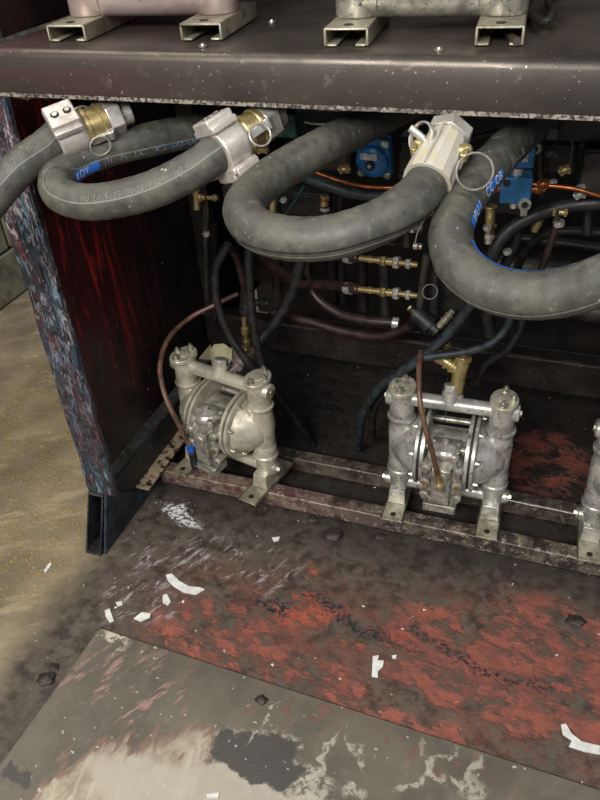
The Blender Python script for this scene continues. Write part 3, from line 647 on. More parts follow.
h1, pa1, T1 = big_hose([P(60, 135, y=1.09), P(48, 146, y=1.06), P(25, 163, y=1.02), P(0, 190, y=0.985), P(-28, 228, y=0.95), P(-60, 300, y=0.93), P(-85, 400, y=0.93), P(-100, 520, y=0.95), Vector((-1.40, 0.97, 0.33)), Vector((-1.46, 0.86, 0.09)), Vector((-1.50, 0.66, 0.034)), Vector((-1.50, 0.35, 0.031)), Vector((-1.42, -0.1, 0.031))],
    'thick grey rubber hose at far left, running from its clamp out of the picture', Vector((0, -1, 1)), (0.2,))
letters(pa1, T1, arc_at(pa1, 2, 188)[1], 'FU 1 0 2 0 B', 0.013, 0.35, Vector((0, -1, 1.6)), HR, M['emboss'], h1, True)
h2, pa2, T2 = big_hose([P(238, 141, y=1.10), P(222, 150, y=1.07), P(195, 169, y=1.04), P(155, 189, y=1.01), P(115, 200, y=0.99), P(82, 202, y=0.985), P(60, 194, y=0.995), P(57, 179, y=1.03), P(74, 164, y=1.08), P(104, 151, y=1.13), P(150, 140, y=1.19), P(200, 129, y=1.27), P(250, 116, y=1.36), P(300, 98, y=1.5), P(320, 85, y=1.6)],
    'thick grey rubber hose looping left under the shelf with blue print on its upper run', Vector((0, -1, 1.2)), (0.25,))
in2 = Vector((-0.62, 1.02, 0.93))
i0, s0 = arc_at(pa2, 66, 180); i1, s1 = arc_at(pa2, 96, 160)
decal(pa2, T2, i0, i1, -0.1, 0.021, in2, HR, 'printed_stripe', M['stripe'], h2)
ia, sa = arc_at(pa2, 150, 145); ib, sb = arc_at(pa2, 205, 131)
decal(pa2, T2, ia + 6, ib, -0.15, 0.009, in2, HR, 'printed_stripe', grime('faded_blue_stripe', '#2a3b58', '#3a4c68', '#555a5c', 50, (0.52, 0.6)), h2)
letters(pa2, T2, s0 + 0.004, 'KOV', 0.02, -0.15, in2, HR, M['letters'], h2)
letters(pa2, T2, s1 + 0.006, 'IIL  M  LC  K2 SO UPE', 0.0175, -0.15, in2, HR, grime('worn_blue_white_print', '#8796a6', '#5d7086', '#39424c', 110, (0.5, 0.58), (0.4, 0.6)), h2)
letters(pa2, T2, arc_at(pa2, 92, 200)[1], 'FU 2 F S125105 2018 QRL 5 2 S1', 0.012, 0.30, Vector((0, -1, 1.6)), HR, M['emboss'], h2, True)
h3, pa3, T3 = big_hose([P(436, 165, y=1.03), P(428, 182, y=0.99), P(412, 201, y=0.94), P(380, 222, y=0.89), P(335, 237, y=0.865), P(292, 239, y=0.86), P(258, 230, y=0.875), P(244, 213, y=0.91), P(251, 195, y=0.97), P(276, 174, y=1.04), P(312, 153, y=1.11), P(350, 133, y=1.21), P(392, 112, y=1.34), P(425, 95, y=1.5), P(440, 80, y=1.6)],
    'thick grey rubber hose looping left in the middle, from the long upright clamp', Vector((0, -0.5, 0.2)), (0.1, 0.35))
h4, pa4, T4 = big_hose([P(760, 130, y=1.12), P(735, 190, y=0.95), P(680, 235, y=0.85), P(628, 269, y=0.825), P(575, 290, y=0.83), P(530, 296, y=0.84), P(490, 288, y=0.855), P(462, 268, y=0.88), P(451, 241, y=0.92), P(458, 211, y=0.985), P(477, 182, y=1.06), P(502, 154, y=1.17), P(528, 128, y=1.3), P(548, 105, y=1.45), P(556, 90, y=1.6)],
    'thick grey rubber hose at the right with a thin blue line and blue print patches', Vector((0, -0.5, 0.2)), (0.1,))
in4 = P(535, 205, y=0.76).lerp(Vector((0.12, 0.95, 1.16)), 0.55)
i0, s0 = arc_at(pa4, 640, 262); i1, s1 = arc_at(pa4, 458, 250)
decal(pa4, T4, i0, i1, 0.0, 0.0055, in4, HR, 'printed_stripe', M['stripe'], h4)
for (a, b) in (((457, 232), (463, 205)), ((470, 194), (482, 172))):
    j0, q0 = arc_at(pa4, *a); j1, q1 = arc_at(pa4, *b); decal(pa4, T4, j0, j1, 0.25, 0.012, in4, HR, 'printed_stripe', M['stripe'], h4)
letters(pa4, T4, arc_at(pa4, 458, 226)[1], 'IPU I', 0.018, 0.25, in4, HR, M['letters'], h4)
letters(pa4, T4, arc_at(pa4, 468, 197)[1], 'CC OB', 0.018, 0.25, in4, HR, M['letters'], h4)
letters(pa4, T4, arc_at(pa4, 492, 163)[1], '/ / - - SL', 0.016, 0.3, in4, HR, M['letters'], h4)

# ---------------------------------------------------------------- hose couplings
def frame(o, p0, p1, up=(0, 0, 1)):
    z = (Vector(p1) - Vector(p0)).normalized(); u = Vector(up); x = u.cross(z).normalized(); y = z.cross(x)
    mt = Matrix((x, y, z)).transposed().to_4x4(); mt.translation = Vector(p0); o.matrix_world = mt; return o
def coupling(label, p0, p1, roll):
    t = thing('hose_coupling', label, 'coupling', group='cam couplings under the shelf')
    frame(t, p0, p1); t.matrix_world = t.matrix_world @ Matrix.Rotation(R(roll), 4, 'Z')
    c = MB(); c.lathe((0, 0, 0), (0, 0, 1), [(0, 0.0335), (0.0, 0.0375), (0.04, 0.0375), (0.048, 0.035), (0.052, 0.031)], 36)
    for s in (-1, 1):
        c.box((0, s * 0.043, 0.022), (0.05, 0.016, 0.05)); c.box((0, s * 0.034, 0.022), (0.064, 0.012, 0.05))
    cl = c.build('clamp', M['alu'], t, bevel=0.003)
    for s in (-1, 1):
        for zz in (0.012, 0.034):
            b = MB(); b.lathe((0.0, s * 0.0505, zz), (0, s, 0), [(0, 0.0075), (0.001, 0.0075)], 14); b.build('bolt_socket', M['black'], cl)
            b = MB(); b.lathe((0.0, s * 0.0505, zz), (0, s, 0), [(0, 0.0045), (0.003, 0.0045)], 6); b.build('bolt', M['zinc'], cl)
        b = MB(); b.box((s * 0.034, -0.040, 0.022), (0.008, 0.02, 0.044)); b.build('lug', M['alu'], cl, bevel=0.002)
    c = MB(); c.lathe((0, 0, 0.05), (0, 0, 1), [(0, 0.030), (0.004, 0.034), (0.010, 0.034), (0.012, 0.029), (0.032, 0.029), (0.034, 0.031), (0.042, 0.031), (0.044, 0.027)], 36); c.build('brass_body', M['brass'], t)
    for s in (-1, 1):
        c = MB(); c.box((s * 0.033, 0, 0.072), (0.008, 0.014, 0.04)); c.lathe((s * 0.033, -0.009, 0.088), (0, 1, 0), [(0, 0.007), (0.018, 0.007)], 14)
        a = c.build('cam_arm', M['steel'], t, bevel=0.0015)
        c = MB(); c.torus((s * 0.043, -0.006, 0.062), (1, 0.25 * s, 0.1), 0.0175, 0.0016, 36, 8); c.build('pull_ring', M['steel'], a)
    c = MB(); c.lathe((0, 0, 0.092), (0, 0, 1), [(0, 0.030), (0.002, 0.0335), (0.026, 0.0335), (0.028, 0.031)], 6); c.lathe((0, 0, 0.088), (0, 0, 1), [(0, 0.026), (0.006, 0.026)], 24); c.lathe((0, 0, 0.118), (0, 0, 1), [(0, 0.022), (0.02, 0.022)], 20)
    c.build('hex_nut', M['steel'], t, bevel=0.0015)
    return t
coupling('silver clamp coupling with brass ring at the far left under the shelf edge', P(56, 140, y=1.075), P(112, 118, y=1.15), 28)
coupling('silver clamp coupling with brass collar and hex nut, second from the left', P(216, 154, y=1.06), P(262, 124, y=1.145), -20)

def long_coupling(label, p0, p1):
    t = thing('cam_coupling', label, 'coupling', group='cam couplings under the shelf'); frame(t, p0, p1); t.matrix_world = t.matrix_world @ Matrix.Scale(0.9, 4)
    prof = [(0.0, 0.0335), (0.0, 0.0385), (0.03, 0.0375), (0.06, 0.034), (0.085, 0.032), (0.092, 0.028)]
    c = MB(); c.lathe((0, 0, 0), (0, 0, 1), prof, 14, rot=0.2); sl = c.build('sleeve', M['alu_yellow'], t, sharp=14)
    c = MB(); c.box((0.0, 0.0375, 0.045), (0.003, 0.004, 0.088)); c.build('sleeve_rib', M['alu'], sl)
    c = MB(); c.lathe((0, 0, 0.09), (0, 0, 1), [(0, 0.031), (0.002, 0.037), (0.022, 0.037), (0.024, 0.034)], 6); c.cyl((0, 0, 0.11), (0, 0, 0.120), 0.021, 20); c.build('hex_nut', M['steel'], t, bevel=0.0015)
    for s in (-1, 1):
        c = MB(); c.lathe((s * 0.028, 0.006, 0.066), (s, 0, 0.25), [(0, 0.010), (0.012, 0.010), (0.018, 0.007), (0.020, 0.004)], 18); c.box((s * 0.040, 0.006, 0.060), (0.010, 0.016, 0.022)); a = c.build('cam_lug', M['brass'], t, bevel=0.002)
    # pull rings
    ri = t.matrix_world.inverted()
    for (px, py, yy, rad_, tilt) in ((475, 172, 0.985, 0.0262, (0.15, -0.8, 0.45)), (422, 139, 1.03, 0.0240, (-0.55, -0.7, 0.3))):
        q = ri @ P(px, py, y=yy); ax = ri.to_3x3() @ Vector(tilt)
        c = MB(); c.torus(q, ax, rad_, 0.0019, 48, 8, flat=2.6); c.build('pull_ring', M['steel'], t)
    for (a, b, yy) in (((410, 128), (428, 143), 1.03), ((458, 168), (461, 160), 1.02)):
        A_ = ri @ P(*a, y=yy); B_ = ri @ P(*b, y=yy); c = MB(); c.cyl(A_, B_, 0.006, 10); c.build('ring_link', M['steel'], t)
    # clamp screw below
    q = ri @ P(440, 196, y=0.99); c = MB(); c.cyl(q, q + Vector((0.012, 0, 0.006)), 0.004, 8); c.build('clamp_screw', M['zinc'], t)
    return t
long_coupling('long silver coupling with two big pull rings on the middle hose', P(427, 183, y=0.985), P(449, 137, y=1.065))

# ---------------------------------------------------------------- small hoses, tubes and wires inside
def small(name, ctrl, r, mat, label, cat, group=None, n=14, step=0.006):
    path = resample(spline([P(a, b, y=c) for a, b, c in ctrl], 16), step)
    h = MB(); h.sweep(path, r, n); o = h.build(name, M[mat], sharp=60); tag(o, label, cat, group); return o, path
GH = 'black hoses inside the rack'
small('air_hose', [(228, 244, 1.50), (216, 270, 1.50), (217, 300, 1.50), (228, 332, 1.50), (248, 362, 1.50), (275, 392, 1.53), (300, 425, 1.58), (318, 452, 1.62)], 0.0105, 'rubber_dark', 'black hose bowing left behind the first low pump and running on to the floor', 'hose', GH)
small('air_hose', [(250, 235, 1.52), (249, 270, 1.52), (253, 320, 1.52), (259, 352, 1.53), (264, 372, 1.53)], 0.0115, 'rubber_dark', 'black hose dropping straight down behind the first low pump', 'hose', GH)
small('air_hose', [(302, 240, 1.62), (298, 275, 1.62), (285, 308, 1.62), (268, 332, 1.60), (258, 345, 1.58)], 0.015, 'rubber_dark', 'thick black hose curving down left of centre under the middle loop', 'hose', GH)
small('air_line', [(238, 294, 1.60), (215, 305, 1.56), (190, 318, 1.52), (168, 340, 1.44), (160, 368, 1.37), (166, 398, 1.32), (179, 425, 1.305), (190, 447, 1.308)], 0.0065, 'airline', 'brown air line arching down to the blue fitting of the first low pump', 'tube')
small('air_line', [(421, 352, 1.45), (419, 372, 1.38), (420, 400, 1.33), (426, 430, 1.305), (434, 458, 1.30), (438, 478, 1.306)], 0.0062, 'airline', 'brown air line dropping onto the front of the middle low pump', 'tube')
small('suction_hose', [(306, 225, 1.72), (306, 262, 1.72), (314, 294, 1.70), (338, 313, 1.68), (370, 321, 1.66), (398, 323, 1.66)], 0.013, 'rubber_red', 'dark reddish hose bending right under the middle loop', 'hose', GH)
small('suction_hose', [(270, 312, 1.70), (310, 322, 1.68), (350, 333, 1.66), (385, 336, 1.64), (412, 325, 1.63)], 0.0125, 'rubber_red', 'dark reddish hose running level above the rear beam', 'hose', GH)
small('air_hose', [(482, 285, 1.45), (466, 312, 1.45), (440, 342, 1.45), (410, 366, 1.46), (382, 386, 1.48), (364, 412, 1.52), (358, 450, 1.60)], 0.0115, 'rubber_blue', 'bluish black hose sweeping down left from the right loop to the floor', 'hose', GH)
small('air_hose', [(460, 326, 1.47), (425, 358, 1.49), (396, 382, 1.50), (376, 405, 1.53), (372, 440, 1.60)], 0.0100, 'rubber_dark', 'thin black hose running close beside the bluish one to the floor', 'hose', GH)
small('air_hose', [(512, 300, 1.45), (508, 325, 1.45), (492, 343, 1.44), (466, 352, 1.44), (438, 356, 1.44), (424, 358, 1.44)], 0.0088, 'rubber_blue', 'bluish hose curving left above the brass Y fitting', 'hose', GH)
small('air_hose', [(526, 305, 1.55), (520, 330, 1.55), (506, 350, 1.55), (486, 364, 1.56), (476, 385, 1.58)], 0.010, 'rubber_dark', 'black hose curving down behind the middle low pump', 'hose', GH)
small('air_hose', [(640, 200, 1.48), (600, 203, 1.48), (565, 207, 1.48), (535, 216, 1.48), (510, 230, 1.47), (495, 250, 1.46), (489, 275, 1.46), (487, 300, 1.47), (490, 335, 1.5)], 0.0135, 'rubber_dark', 'black hose entering from the right edge and bending down behind the right loop', 'hose', GH)
small('air_hose', [(520, 222, 1.52), (515, 245, 1.52), (503, 270, 1.52), (494, 292, 1.52)], 0.0105, 'rubber_dark', 'short black hose beside the brass tube behind the right loop', 'hose', GH)
small('suction_hose', [(557, 210, 1.45), (556, 226, 1.45), (548, 252, 1.45), (538, 278, 1.47), (528, 300, 1.5)], 0.0072, 'rubber_red', 'thin dark red hose dropping behind the right loop', 'hose', GH)
small('air_hose', [(270, 168, 1.5), (300, 176, 1.48), (328, 186, 1.46), (355, 194, 1.45), (390, 197, 1.44), (440, 195, 1.43), (500, 190, 1.44)], 0.0115, 'rubber_blue', 'dark blue-grey hose running level below the blue regulator', 'hose', GH)
small('copper_tube', [(290, 160, 1.44), (310, 170, 1.44), (340, 181, 1.43), (368, 187, 1.42), (400, 188, 1.42), (440, 187, 1.42), (500, 188, 1.42)], 0.0042, 'copper', 'thin orange copper tube running level across under the blue regulator', 'tube')
small('copper_tube', [(528, 184, 1.42), (550, 186, 1.42), (575, 189, 1.42), (600, 196, 1.42), (630, 200, 1.44)], 0.0042, 'copper', 'short copper tube leaving the blue valve block towards the right edge', 'tube')
small('copper_tube', [(405, 214, 1.47), (425, 214, 1.47), (441, 214, 1.46)], 0.0060, 'copper', 'stub of copper tube above the two brass hose ends', 'tube')
small('cable', [(440, 202, 1.38), (428, 215, 1.40), (418, 232, 1.42), (414, 250, 1.43)], 0.0014, 'steel', 'thin wire hanging beside the right loop, over the brass hose ends', 'wire', 'thin wires in the rack', 6)
small('cable', [(352, 243, 1.5), (372, 243, 1.5), (396, 245, 1.48)], 0.0014, 'pipe', 'short level wire above the two brass hose ends', 'wire', 'thin wires in the rack', 6)
small('cable', [(290, 113, 1.40), (302, 121, 1.40), (322, 124, 1.40), (340, 122, 1.41)], 0.0028, 'alu_yellow', 'pale cable sagging just under the shelf edge near the teal fitting', 'wire', 'thin wires in the rack', 8)
small('cable', [(304, 186, 1.50), (296, 200, 1.51), (286, 214, 1.52), (282, 232, 1.53)], 0.0022, 'teal', 'thin green cable slanting down left inside the middle loop', 'wire', 'thin wires in the rack', 8)
small('cable', [(203, 175, 1.42), (205, 192, 1.42), (208, 215, 1.42), (207, 232, 1.42)], 0.0025, 'rubber_red', 'thin dark cable hanging left of the middle loop', 'wire', 'thin wires in the rack', 8)
small('cable', [(573, 118, 1.40), (573, 135, 1.40), (572, 152, 1.40), (570, 165, 1.40)], 0.0028, 'pipe', 'thin cable hanging from the shelf at the right edge', 'wire', 'thin wires in the rack', 8)
small('cable', [(448, 378, 1.48), (447, 395, 1.46), (446, 412, 1.44), (445, 424, 1.42)], 0.0016, 'black', 'thin black wire running down to the middle low pump', 'wire', 'thin wires in the rack', 6)
small('ground_wire', [(503, 499, 1.42), (530, 505, 1.425), (560, 511, 1.43), (578, 515, 1.435)], 0.0016, 'steel', 'thin straight wire between the middle and the right low pump', 'wire', 'thin wires in the rack', 6)
small('cable', [(345, 400, 1.8), (362, 392, 1.8), (372, 380, 1.8)], 0.0012, 'pipe', 'thin stray wire behind the low pumps', 'wire', 'thin wires in the rack', 6)
# level pipes at the back
small('pipe', [(480, 262, 1.95), (560, 272, 1.95), (680, 290, 1.95)], 0.030, 'pipe', 'upper thick grimy pipe at the back right', 'pipe', 'thick level pipes at the back', 20, 0.02)
small('pipe', [(470, 292, 1.92), (560, 306, 1.92), (680, 326, 1.92)], 0.034, 'pipe', 'lower thick grimy pipe at the back right, behind the right loop', 'pipe', 'thick level pipes at the back', 20, 0.02)
small('pipe', [(500, 236, 2.05), (560, 243, 2.05), (680, 258, 2.05)], 0.016, 'pipe', 'thin grimy pipe at the back right, above the two thick ones', 'pipe', 'thick level pipes at the back', 16, 0.02)
for k, (x, y0_, yb_, rr) in enumerate(((275, 190, 300, 0.016), (330, 210, 310, 0.018), (340, 190, 305, 0.012))):
    small('pipe', [(x, y0_, 1.85), (x + 1, (y0_ + yb_) / 2, 1.85), (x + 3, yb_, 1.85)], rr, 'interior' if k else 'pipe', ['upright dark pipe behind the brass valve in the middle loop', 'thick upright dark pipe right of the brass valve', 'slim upright dark pipe under the small tee'][k], 'pipe', 'upright pipes at the back', 14, 0.02)

# ---------------------------------------------------------------- fittings
def fitting(name, label, p0, p1, prof, mat, hexes=(), group=None, cat='fitting', clip=None):
    """turned body along p0->p1; prof in fractions of length and metres; hexes = (t, length, radius, material)"""
    p0 = Vector(p0); p1 = Vector(p1); L = (p1 - p0).length; ax = (p1 - p0).normalized()
    t = thing(name, label, cat, p0, 0, group)
    b = MB(); b.lathe((0, 0, 0), ax, [(u * L, r) for u, r in prof], 20); b.build('body', M[mat], t)
    for (u, l, r, hm) in hexes:
        b = MB(); b.lathe(ax * (u * L), ax, [(0, r * .93), (l * .1, r), (l * .9, r), (l, r * .93)], 6); b.build('hex_nut', M[hm], t, bevel=0.0006)
    if clip:
        u, r = clip; b = MB(); c0 = ax * (u * L); b.lathe(c0, ax, [(0, r), (0.009, r)], 24); b.box(c0 + Vector((0, 0, -r - 0.004)) + ax * 0.0045, (0.010, 0.010, 0.012)); b.box(c0 + Vector((0, 0, r + 0.003)) + ax * 0.0045, (0.008, 0.008, 0.008)); b.build('hose_clip', M['steel'], t)
    return t
rib = [(0, .007), (.2, .007), (.2, .0085), (.28, .0085), (.28, .0065), (.36, .0065), (.36, .0085), (.44, .0085), (.44, .0065), (.52, .0065), (.52, .009), (.62, .009), (.62, .0065), (1, .0065)]
GF = 'brass hose ends on the manifold'
for (y, lab) in ((258, 'upper of two brass hose ends beside the right loop'), (289, 'lower of two brass hose ends beside the right loop')):
    fitting('hose_end', lab, P(356, y, y=1.52), P(418, y + 7, y=1.50), rib, 'brass', ((0.42, .012, .012, 'brass'), (0.62, .014, .0145, 'steel'), (.82, .01, .012, 'steel')), GF)
    small('suction_hose', [(262, y - 30, 1.72), (300, y - 6, 1.62), (330, y - 4, 1.56), (362, y + 1, 1.52)], 0.0125, 'rubber_red' if y > 270 else 'rubber_dark', 'dark hose feeding the %s brass hose end' % ('lower' if y > 270 else 'upper'), 'hose', GH)
    fitting('hose_clip', 'small steel clip on the hose of the %s brass hose end' % ('lower' if y > 270 else 'upper'), P(346, y - 1, y=1.54), P(352, y, y=1.533), [(0, .0145), (1, .0145)], 'steel', ((0.2, .006, .0155, 'steel'),), 'hose clips', 'clip')
fitting('hose_clip', 'steel clip on the hose lying above the rear beam', P(393, 323, y=1.655), P(399, 324, y=1.655), [(0, .016), (1, .016)], 'steel', ((0.2, .006, .0175, 'steel'),), 'hose clips', 'clip')
# manifold bar and black valve by the right loop
fitting('manifold_tube', 'pale upright manifold bar beside the right loop', P(427, 255, y=1.50), P(420, 306, y=1.50), [(0, .009), (1, .009)], 'pipe')
fitting('manifold_tube', 'black upright tube right of the pale manifold bar', P(436, 272, y=1.52), P(434, 320, y=1.52), [(0, .012), (1, .012)], 'rubber_dark', ((0, .02, .009, 'brass'),))
fitting('black_valve', 'black round plastic valve body left of the brass Y fitting', P(412, 310, y=1.50), P(438, 332, y=1.48), [(0, .010), (.12, .010), (.12, .021), (.32, .021), (.32, .019), (.75, .021), (.75, .014), (1, .014)], 'rubber_dark', ((-.12, .006, .008, 'brass'),))
fitting('small_fitting', 'small steel and brass nipple right of the black valve', P(452, 312, y=1.46), P(440, 326, y=1.47), [(0, .006), (.4, .006), (.4, .008), (1, .008)], 'steel', ((.2, .006, .010, 'brass'), (.6, .006, .010, 'brass')))
b = MB(); b.torus(P(430, 292, y=1.44), (0.3, -0.9, 0.3), 0.016, 0.0009, 36, 6); tag(b.build('wire_ring', M['steel']), 'thin wire ring hanging below the lower brass hose end', 'ring', 'thin wire rings')
b = MB(); b.torus(P(465, 253, y=1.44), (0.3, -0.9, 0.3), 0.014, 0.0010, 36, 6); tag(b.build('wire_ring', M['steel']), 'thin wire ring just inside the right hose loop', 'ring', 'thin wire rings')
# brass Y fitting over pump 2
yt = thing('y_fitting', 'brass Y-shaped swivel fitting above the middle low pump', 'fitting', P(459, 378, y=1.46))
yo = P(459, 378, y=1.46)
b = MB(); b.cyl(P(455, 398, y=1.447) - yo, P(460, 372, y=1.46) - yo, 0.0165, 20); b.lathe(P(460, 372, y=1.46) - yo, P(463, 357, y=1.47) - P(460, 372, y=1.46), [(0, .0165), (.02, .019), (.036, .019), (.037, .013), (.05, .012)], 20); b.build('body', M['brass'], yt)
d = (P(432, 352, y=1.47) - P(462, 372, y=1.46)).normalized()
b = MB(); b.lathe(P(462, 372, y=1.46) - yo, d, [(0, .015), (.022, .0165), (.024, .019), (.028, .019), (.03, .0145), (.036, .0145), (.038, .0185), (.043, .0185), (.045, .0145), (.052, .014), (.056, .0165), (.07, .015), (.078, .012)], 22); b.build('branch', M['brass'], yt)
b = MB(); b.lathe(P(463, 360, y=1.468) - yo, (0.05, 0.1, 1), [(0, .021), (.012, .021)], 6); b.build('hex_nut', M['brass'], yt, bevel=.001)
b = MB(); b.lathe(P(454, 400, y=1.443) - yo, P(457, 388, y=1.452) - P(454, 400, y=1.443), [(0, .0205), (.018, .0205)], 6); b.build('hex_nut', M['steel'], yt, bevel=.001)
fitting('brass_elbow', 'small brass elbow behind the bluish hose, above the Y fitting', P(446, 348, y=1.50), P(447, 334, y=1.50), [(0, .009), (.5, .009), (.5, .011), (1, .010)], 'brass', ((.1, .008, .0125, 'brass'),))
# fittings over pump 1
fitting('brass_fitting', 'slim brass nipple standing behind the first low pump', P(247, 352, y=1.56), P(244, 318, y=1.56), [(0, .010), (.3, .010), (.3, .0075), (.5, .0075), (.55, .011), (.72, .011), (.75, .006), (1, .006)], 'brass', ((.05, .008, .0145, 'brass'), (.3, .007, .0125, 'brass')))
fitting('steel_elbow', 'stained steel elbow rising from the back of the first low pump', P(224, 377, y=1.45), P(240, 362, y=1.50), [(0, .019), (.5, .019), (.5, .016), (1, .016)], 'pump_purple', ((.62, .016, .0205, 'pump_purple'),))
b = MB(); q = P(221, 355, y=1.53); pl = [(-.035, .004), (-.022, .026), (.006, .032), (.032, .020), (.036, -.012), (.016, -.03), (-.012, -.026), (-.032, -.012)]
b.prism(pl, -0.003, 0.003, Matrix.Translation(q) @ Matrix.Rotation(R(60), 4, 'X')); tag(b.build('round_tag', grime('pale_yellow_card', '#8d8868', '#7a7456', '#5a5440', 30)), 'pale yellowish cut disc standing behind the first low pump', 'tag')
# fitting under the blue push-in on pump 1
fitting('push_fitting', 'blue-collared black push-in fitting on the front of the first low pump', P(191, 449, y=1.303), P(196, 467, y=1.305), [(0, .0088), (.18, .0088), (.2, .0105), (.6, .0105), (.65, .012), (1, .012)], 'rubber_dark', ())
b = MB(); q0 = P(190, 446, y=1.302); q1 = P(191.5, 451, y=1.303); b.cyl(q0, q1, 0.0105, 18); o = b.build('blue_collar', M['bluedot']); pf = [x for x in bpy.data.objects if x.name.startswith('push_fitting')][0]; o.parent = pf; o.location = -pf.location
fitting('brass_fitting', 'small brass push-in fitting on the front of the middle low pump', P(438, 476, y=1.304), P(440, 489, y=1.306), [(0, .0085), (.5, .0085), (.5, .0105), (1, .0105)], 'brass', ((.55, .008, .0125, 'pump_dark'),))
# upright brass valves
for (px, y0_, y1_, r_, lab) in ((273, 196, 226, .0085, 'upright brass valve stem framed by the middle loop'), (491, 206, 232, .0105, 'upright brass cylinder left of the black hoses at right'), (325, 196, 206, .0085, 'small copper-topped tee in the middle loop')):
    fitting('brass_valve', lab, P(px, y0_, y=1.50), P(px - 1, y1_, y=1.50), [(0, r_), (.75, r_), (.75, r_ * 1.25), (.85, r_ * 1.25), (.85, r_ * .9), (1, r_ * .9)], 'brass', ((0, .004, r_ * 1.35, 'brass'),), 'brass uprights in the rack')
fitting('steel_nipple', 'steel nipple below the brass stem in the middle loop', P(274, 228, y=1.50), P(275, 244, y=1.50), [(0, .012), (.4, .012), (.4, .009), (1, .009)], 'steel', ((.1, .008, .014, 'steel'),))
fitting('steel_nipple', 'steel clip and nipple under the small tee in the middle loop', P(325, 206, y=1.50), P(325, 222, y=1.50), [(0, .008), (1, .008)], 'rubber_dark', ((.1, .007, .0115, 'steel'), (-.5, .006, .012, 'copper')))
fitting('steel_nipple', 'steel nipple under the brass cylinder at right', P(490, 233, y=1.50), P(489, 243, y=1.50), [(0, .009), (1, .009)], 'steel', ((.2, .009, .0115, 'steel'),))
fitting('brass_elbow', 'curved brass elbow between the black hose and the thick pipe', P(541, 216, y=1.52), P(534, 231, y=1.52), [(0, .010), (.5, .010), (1, .0085)], 'brass')
fitting('brass_tee', 'flat brass tee with steel clip above the thin dark red hose', P(553, 212, y=1.45), P(568, 213, y=1.45), [(0, .006), (1, .006)], 'brass', ((.0, .006, .009, 'brass'), (.75, .006, .009, 'brass')))
fitting('hose_clip', 'steel clip on the thin dark red hose', P(559, 221, y=1.445), P(559, 226, y=1.445), [(0, .0105), (1, .0105)], 'steel', ((.2, .005, .0115, 'steel'),), 'hose clips', 'clip')
fitting('brass_cross', 'small brass cross fitting left of the middle loop', P(197, 198, y=1.5), P(218, 198, y=1.5), [(0, .007), (.3, .007), (.3, .0055), (1, .0055)], 'brass', ((.1, .008, .010, 'brass'), (.8, .006, .009, 'brass')))
fitting('brass_cross', 'short upright brass pipe at the left of the brass cross fitting', P(196, 190, y=1.5), P(197, 209, y=1.5), [(0, .009), (.3, .009), (.3, .007), (1, .009)], 'brass')
fitting('terminal', 'small square brass terminal hanging by the second coupling', P(234, 172, y=1.2), P(226, 163, y=1.2), [(0, .011), (1, .011)], 'brass', ((.2, .01, .013, 'steel'),))
fitting('black_valve', 'black valve body with red-tipped knob behind the first low pump', P(247, 292, y=1.60), P(247, 312, y=1.60), [(0, .018), (.7, .018), (.7, .022), (1, .022)], 'rubber_dark', ())
fitting('knob', 'small bright-tipped side knob on the black valve', P(256, 303, y=1.58), P(269, 303, y=1.58), [(0, .009), (.3, .009), (.3, .013), (.7, .013), (.8, .007), (1, .007)], 'rubber_dark', ((.9, .003, .004, 'copper'),))
fitting('brass_nipple', 'small brass nipple by the right loop, under the copper stub', P(414, 255 - 9, y=1.47), P(422, 247, y=1.47), [(0, .008), (1, .006)], 'steel', ((.4, .005, .008, 'copper'),))
fitting('dusty_nipple', 'dull steel nipple half hidden above the brass hose ends', P(398, 227, y=1.55), P(424, 229, y=1.54), [(0, .008), (.4, .008), (.4, .010), (1, .010)], 'pipe', ((.5, .01, .012, 'steel'),))
fitting('copper_block', 'orange copper elbow at the end of the copper stub', P(436, 206, y=1.46), P(438, 220, y=1.46), [(0, .010), (1, .010)], 'copper', ((.2, .006, .012, 'brass'),))
# extra steel couplers seen between
small('air_hose', [(232, 250, 1.55), (238, 262, 1.56), (243, 280, 1.58), (246, 295, 1.6)], 0.010, 'rubber_red', 'dark red hose leading to the black valve', 'hose', GH)
# teal box
t = thing('teal_fitting', 'teal painted square fitting just below the shelf, right of the second coupling', 'fitting', P(288, 122, y=1.33))
b = MB(); b.box((0, 0, 0), (0.05, 0.05, 0.045)); b.build('body', M['teal'], t, bevel=.004)
b = MB(); b.cyl((0, 0, 0.02), (0, 0, 0.07), 0.016, 16); b.build('stem', M['pipe'], t)
# blue regulator
def blue_reg(q, sc, label, yaw):
    t = thing('regulator', label, 'regulator', q, yaw); t.scale = (sc, sc, sc)
    mt = Matrix.Rotation(R(12), 4, 'X')
    b = MB(); b.box((0, 0.012, 0), (0.074, 0.024, 0.088), mt); bo = b.build('body', M['blue'], t, bevel=.006, seg=3)
    b = MB(); b.lathe((0, 0, -0.004), (0, -1, 0), [(0, .035), (.010, .034), (.016, .028), (.018, .014)], 36, mt); cv = b.build('round_cover', M['blue'], t)
    b = MB(); b.lathe((0, -.017, -0.004), (0, -1, 0), [(0, .010), (.006, .010), (.006, .006), (.003, .005)], 24, mt); b.build('centre_ring', M['black'], cv)
    b = MB(); b.lathe((0, -.017, -0.004), (0, -1, 0), [(0, .0045), (.008, .0045)], 6, mt); b.build('centre_screw', M['zinc'], cv)
    b = MB(); b.box((-0.002, -.0185, 0.015), (0.036, 0.003, 0.014), mt); b.build('name_plate', M['plateprint'], cv)
    for sx in (-1, 1):
        for sz in (-1, 1):
            b = MB(); b.lathe((sx * .029, 0, sz * .036), (0, -1, 0), [(0, .0075), (.003, .0075), (.003, .0048), (.006, .0045)], 10, mt); b.build('bolt', M['zinc'], bo)
    b = MB(); b.box((0, .06, 0), (0.06, 0.08, 0.07), mt); b.build('rear_housing', M['interior'], t, bevel=.004)
    return t
blue_reg(P(373, 159, y=1.47), 0.98, 'blue square regulator with round cover, hanging under the shelf', R(-4))
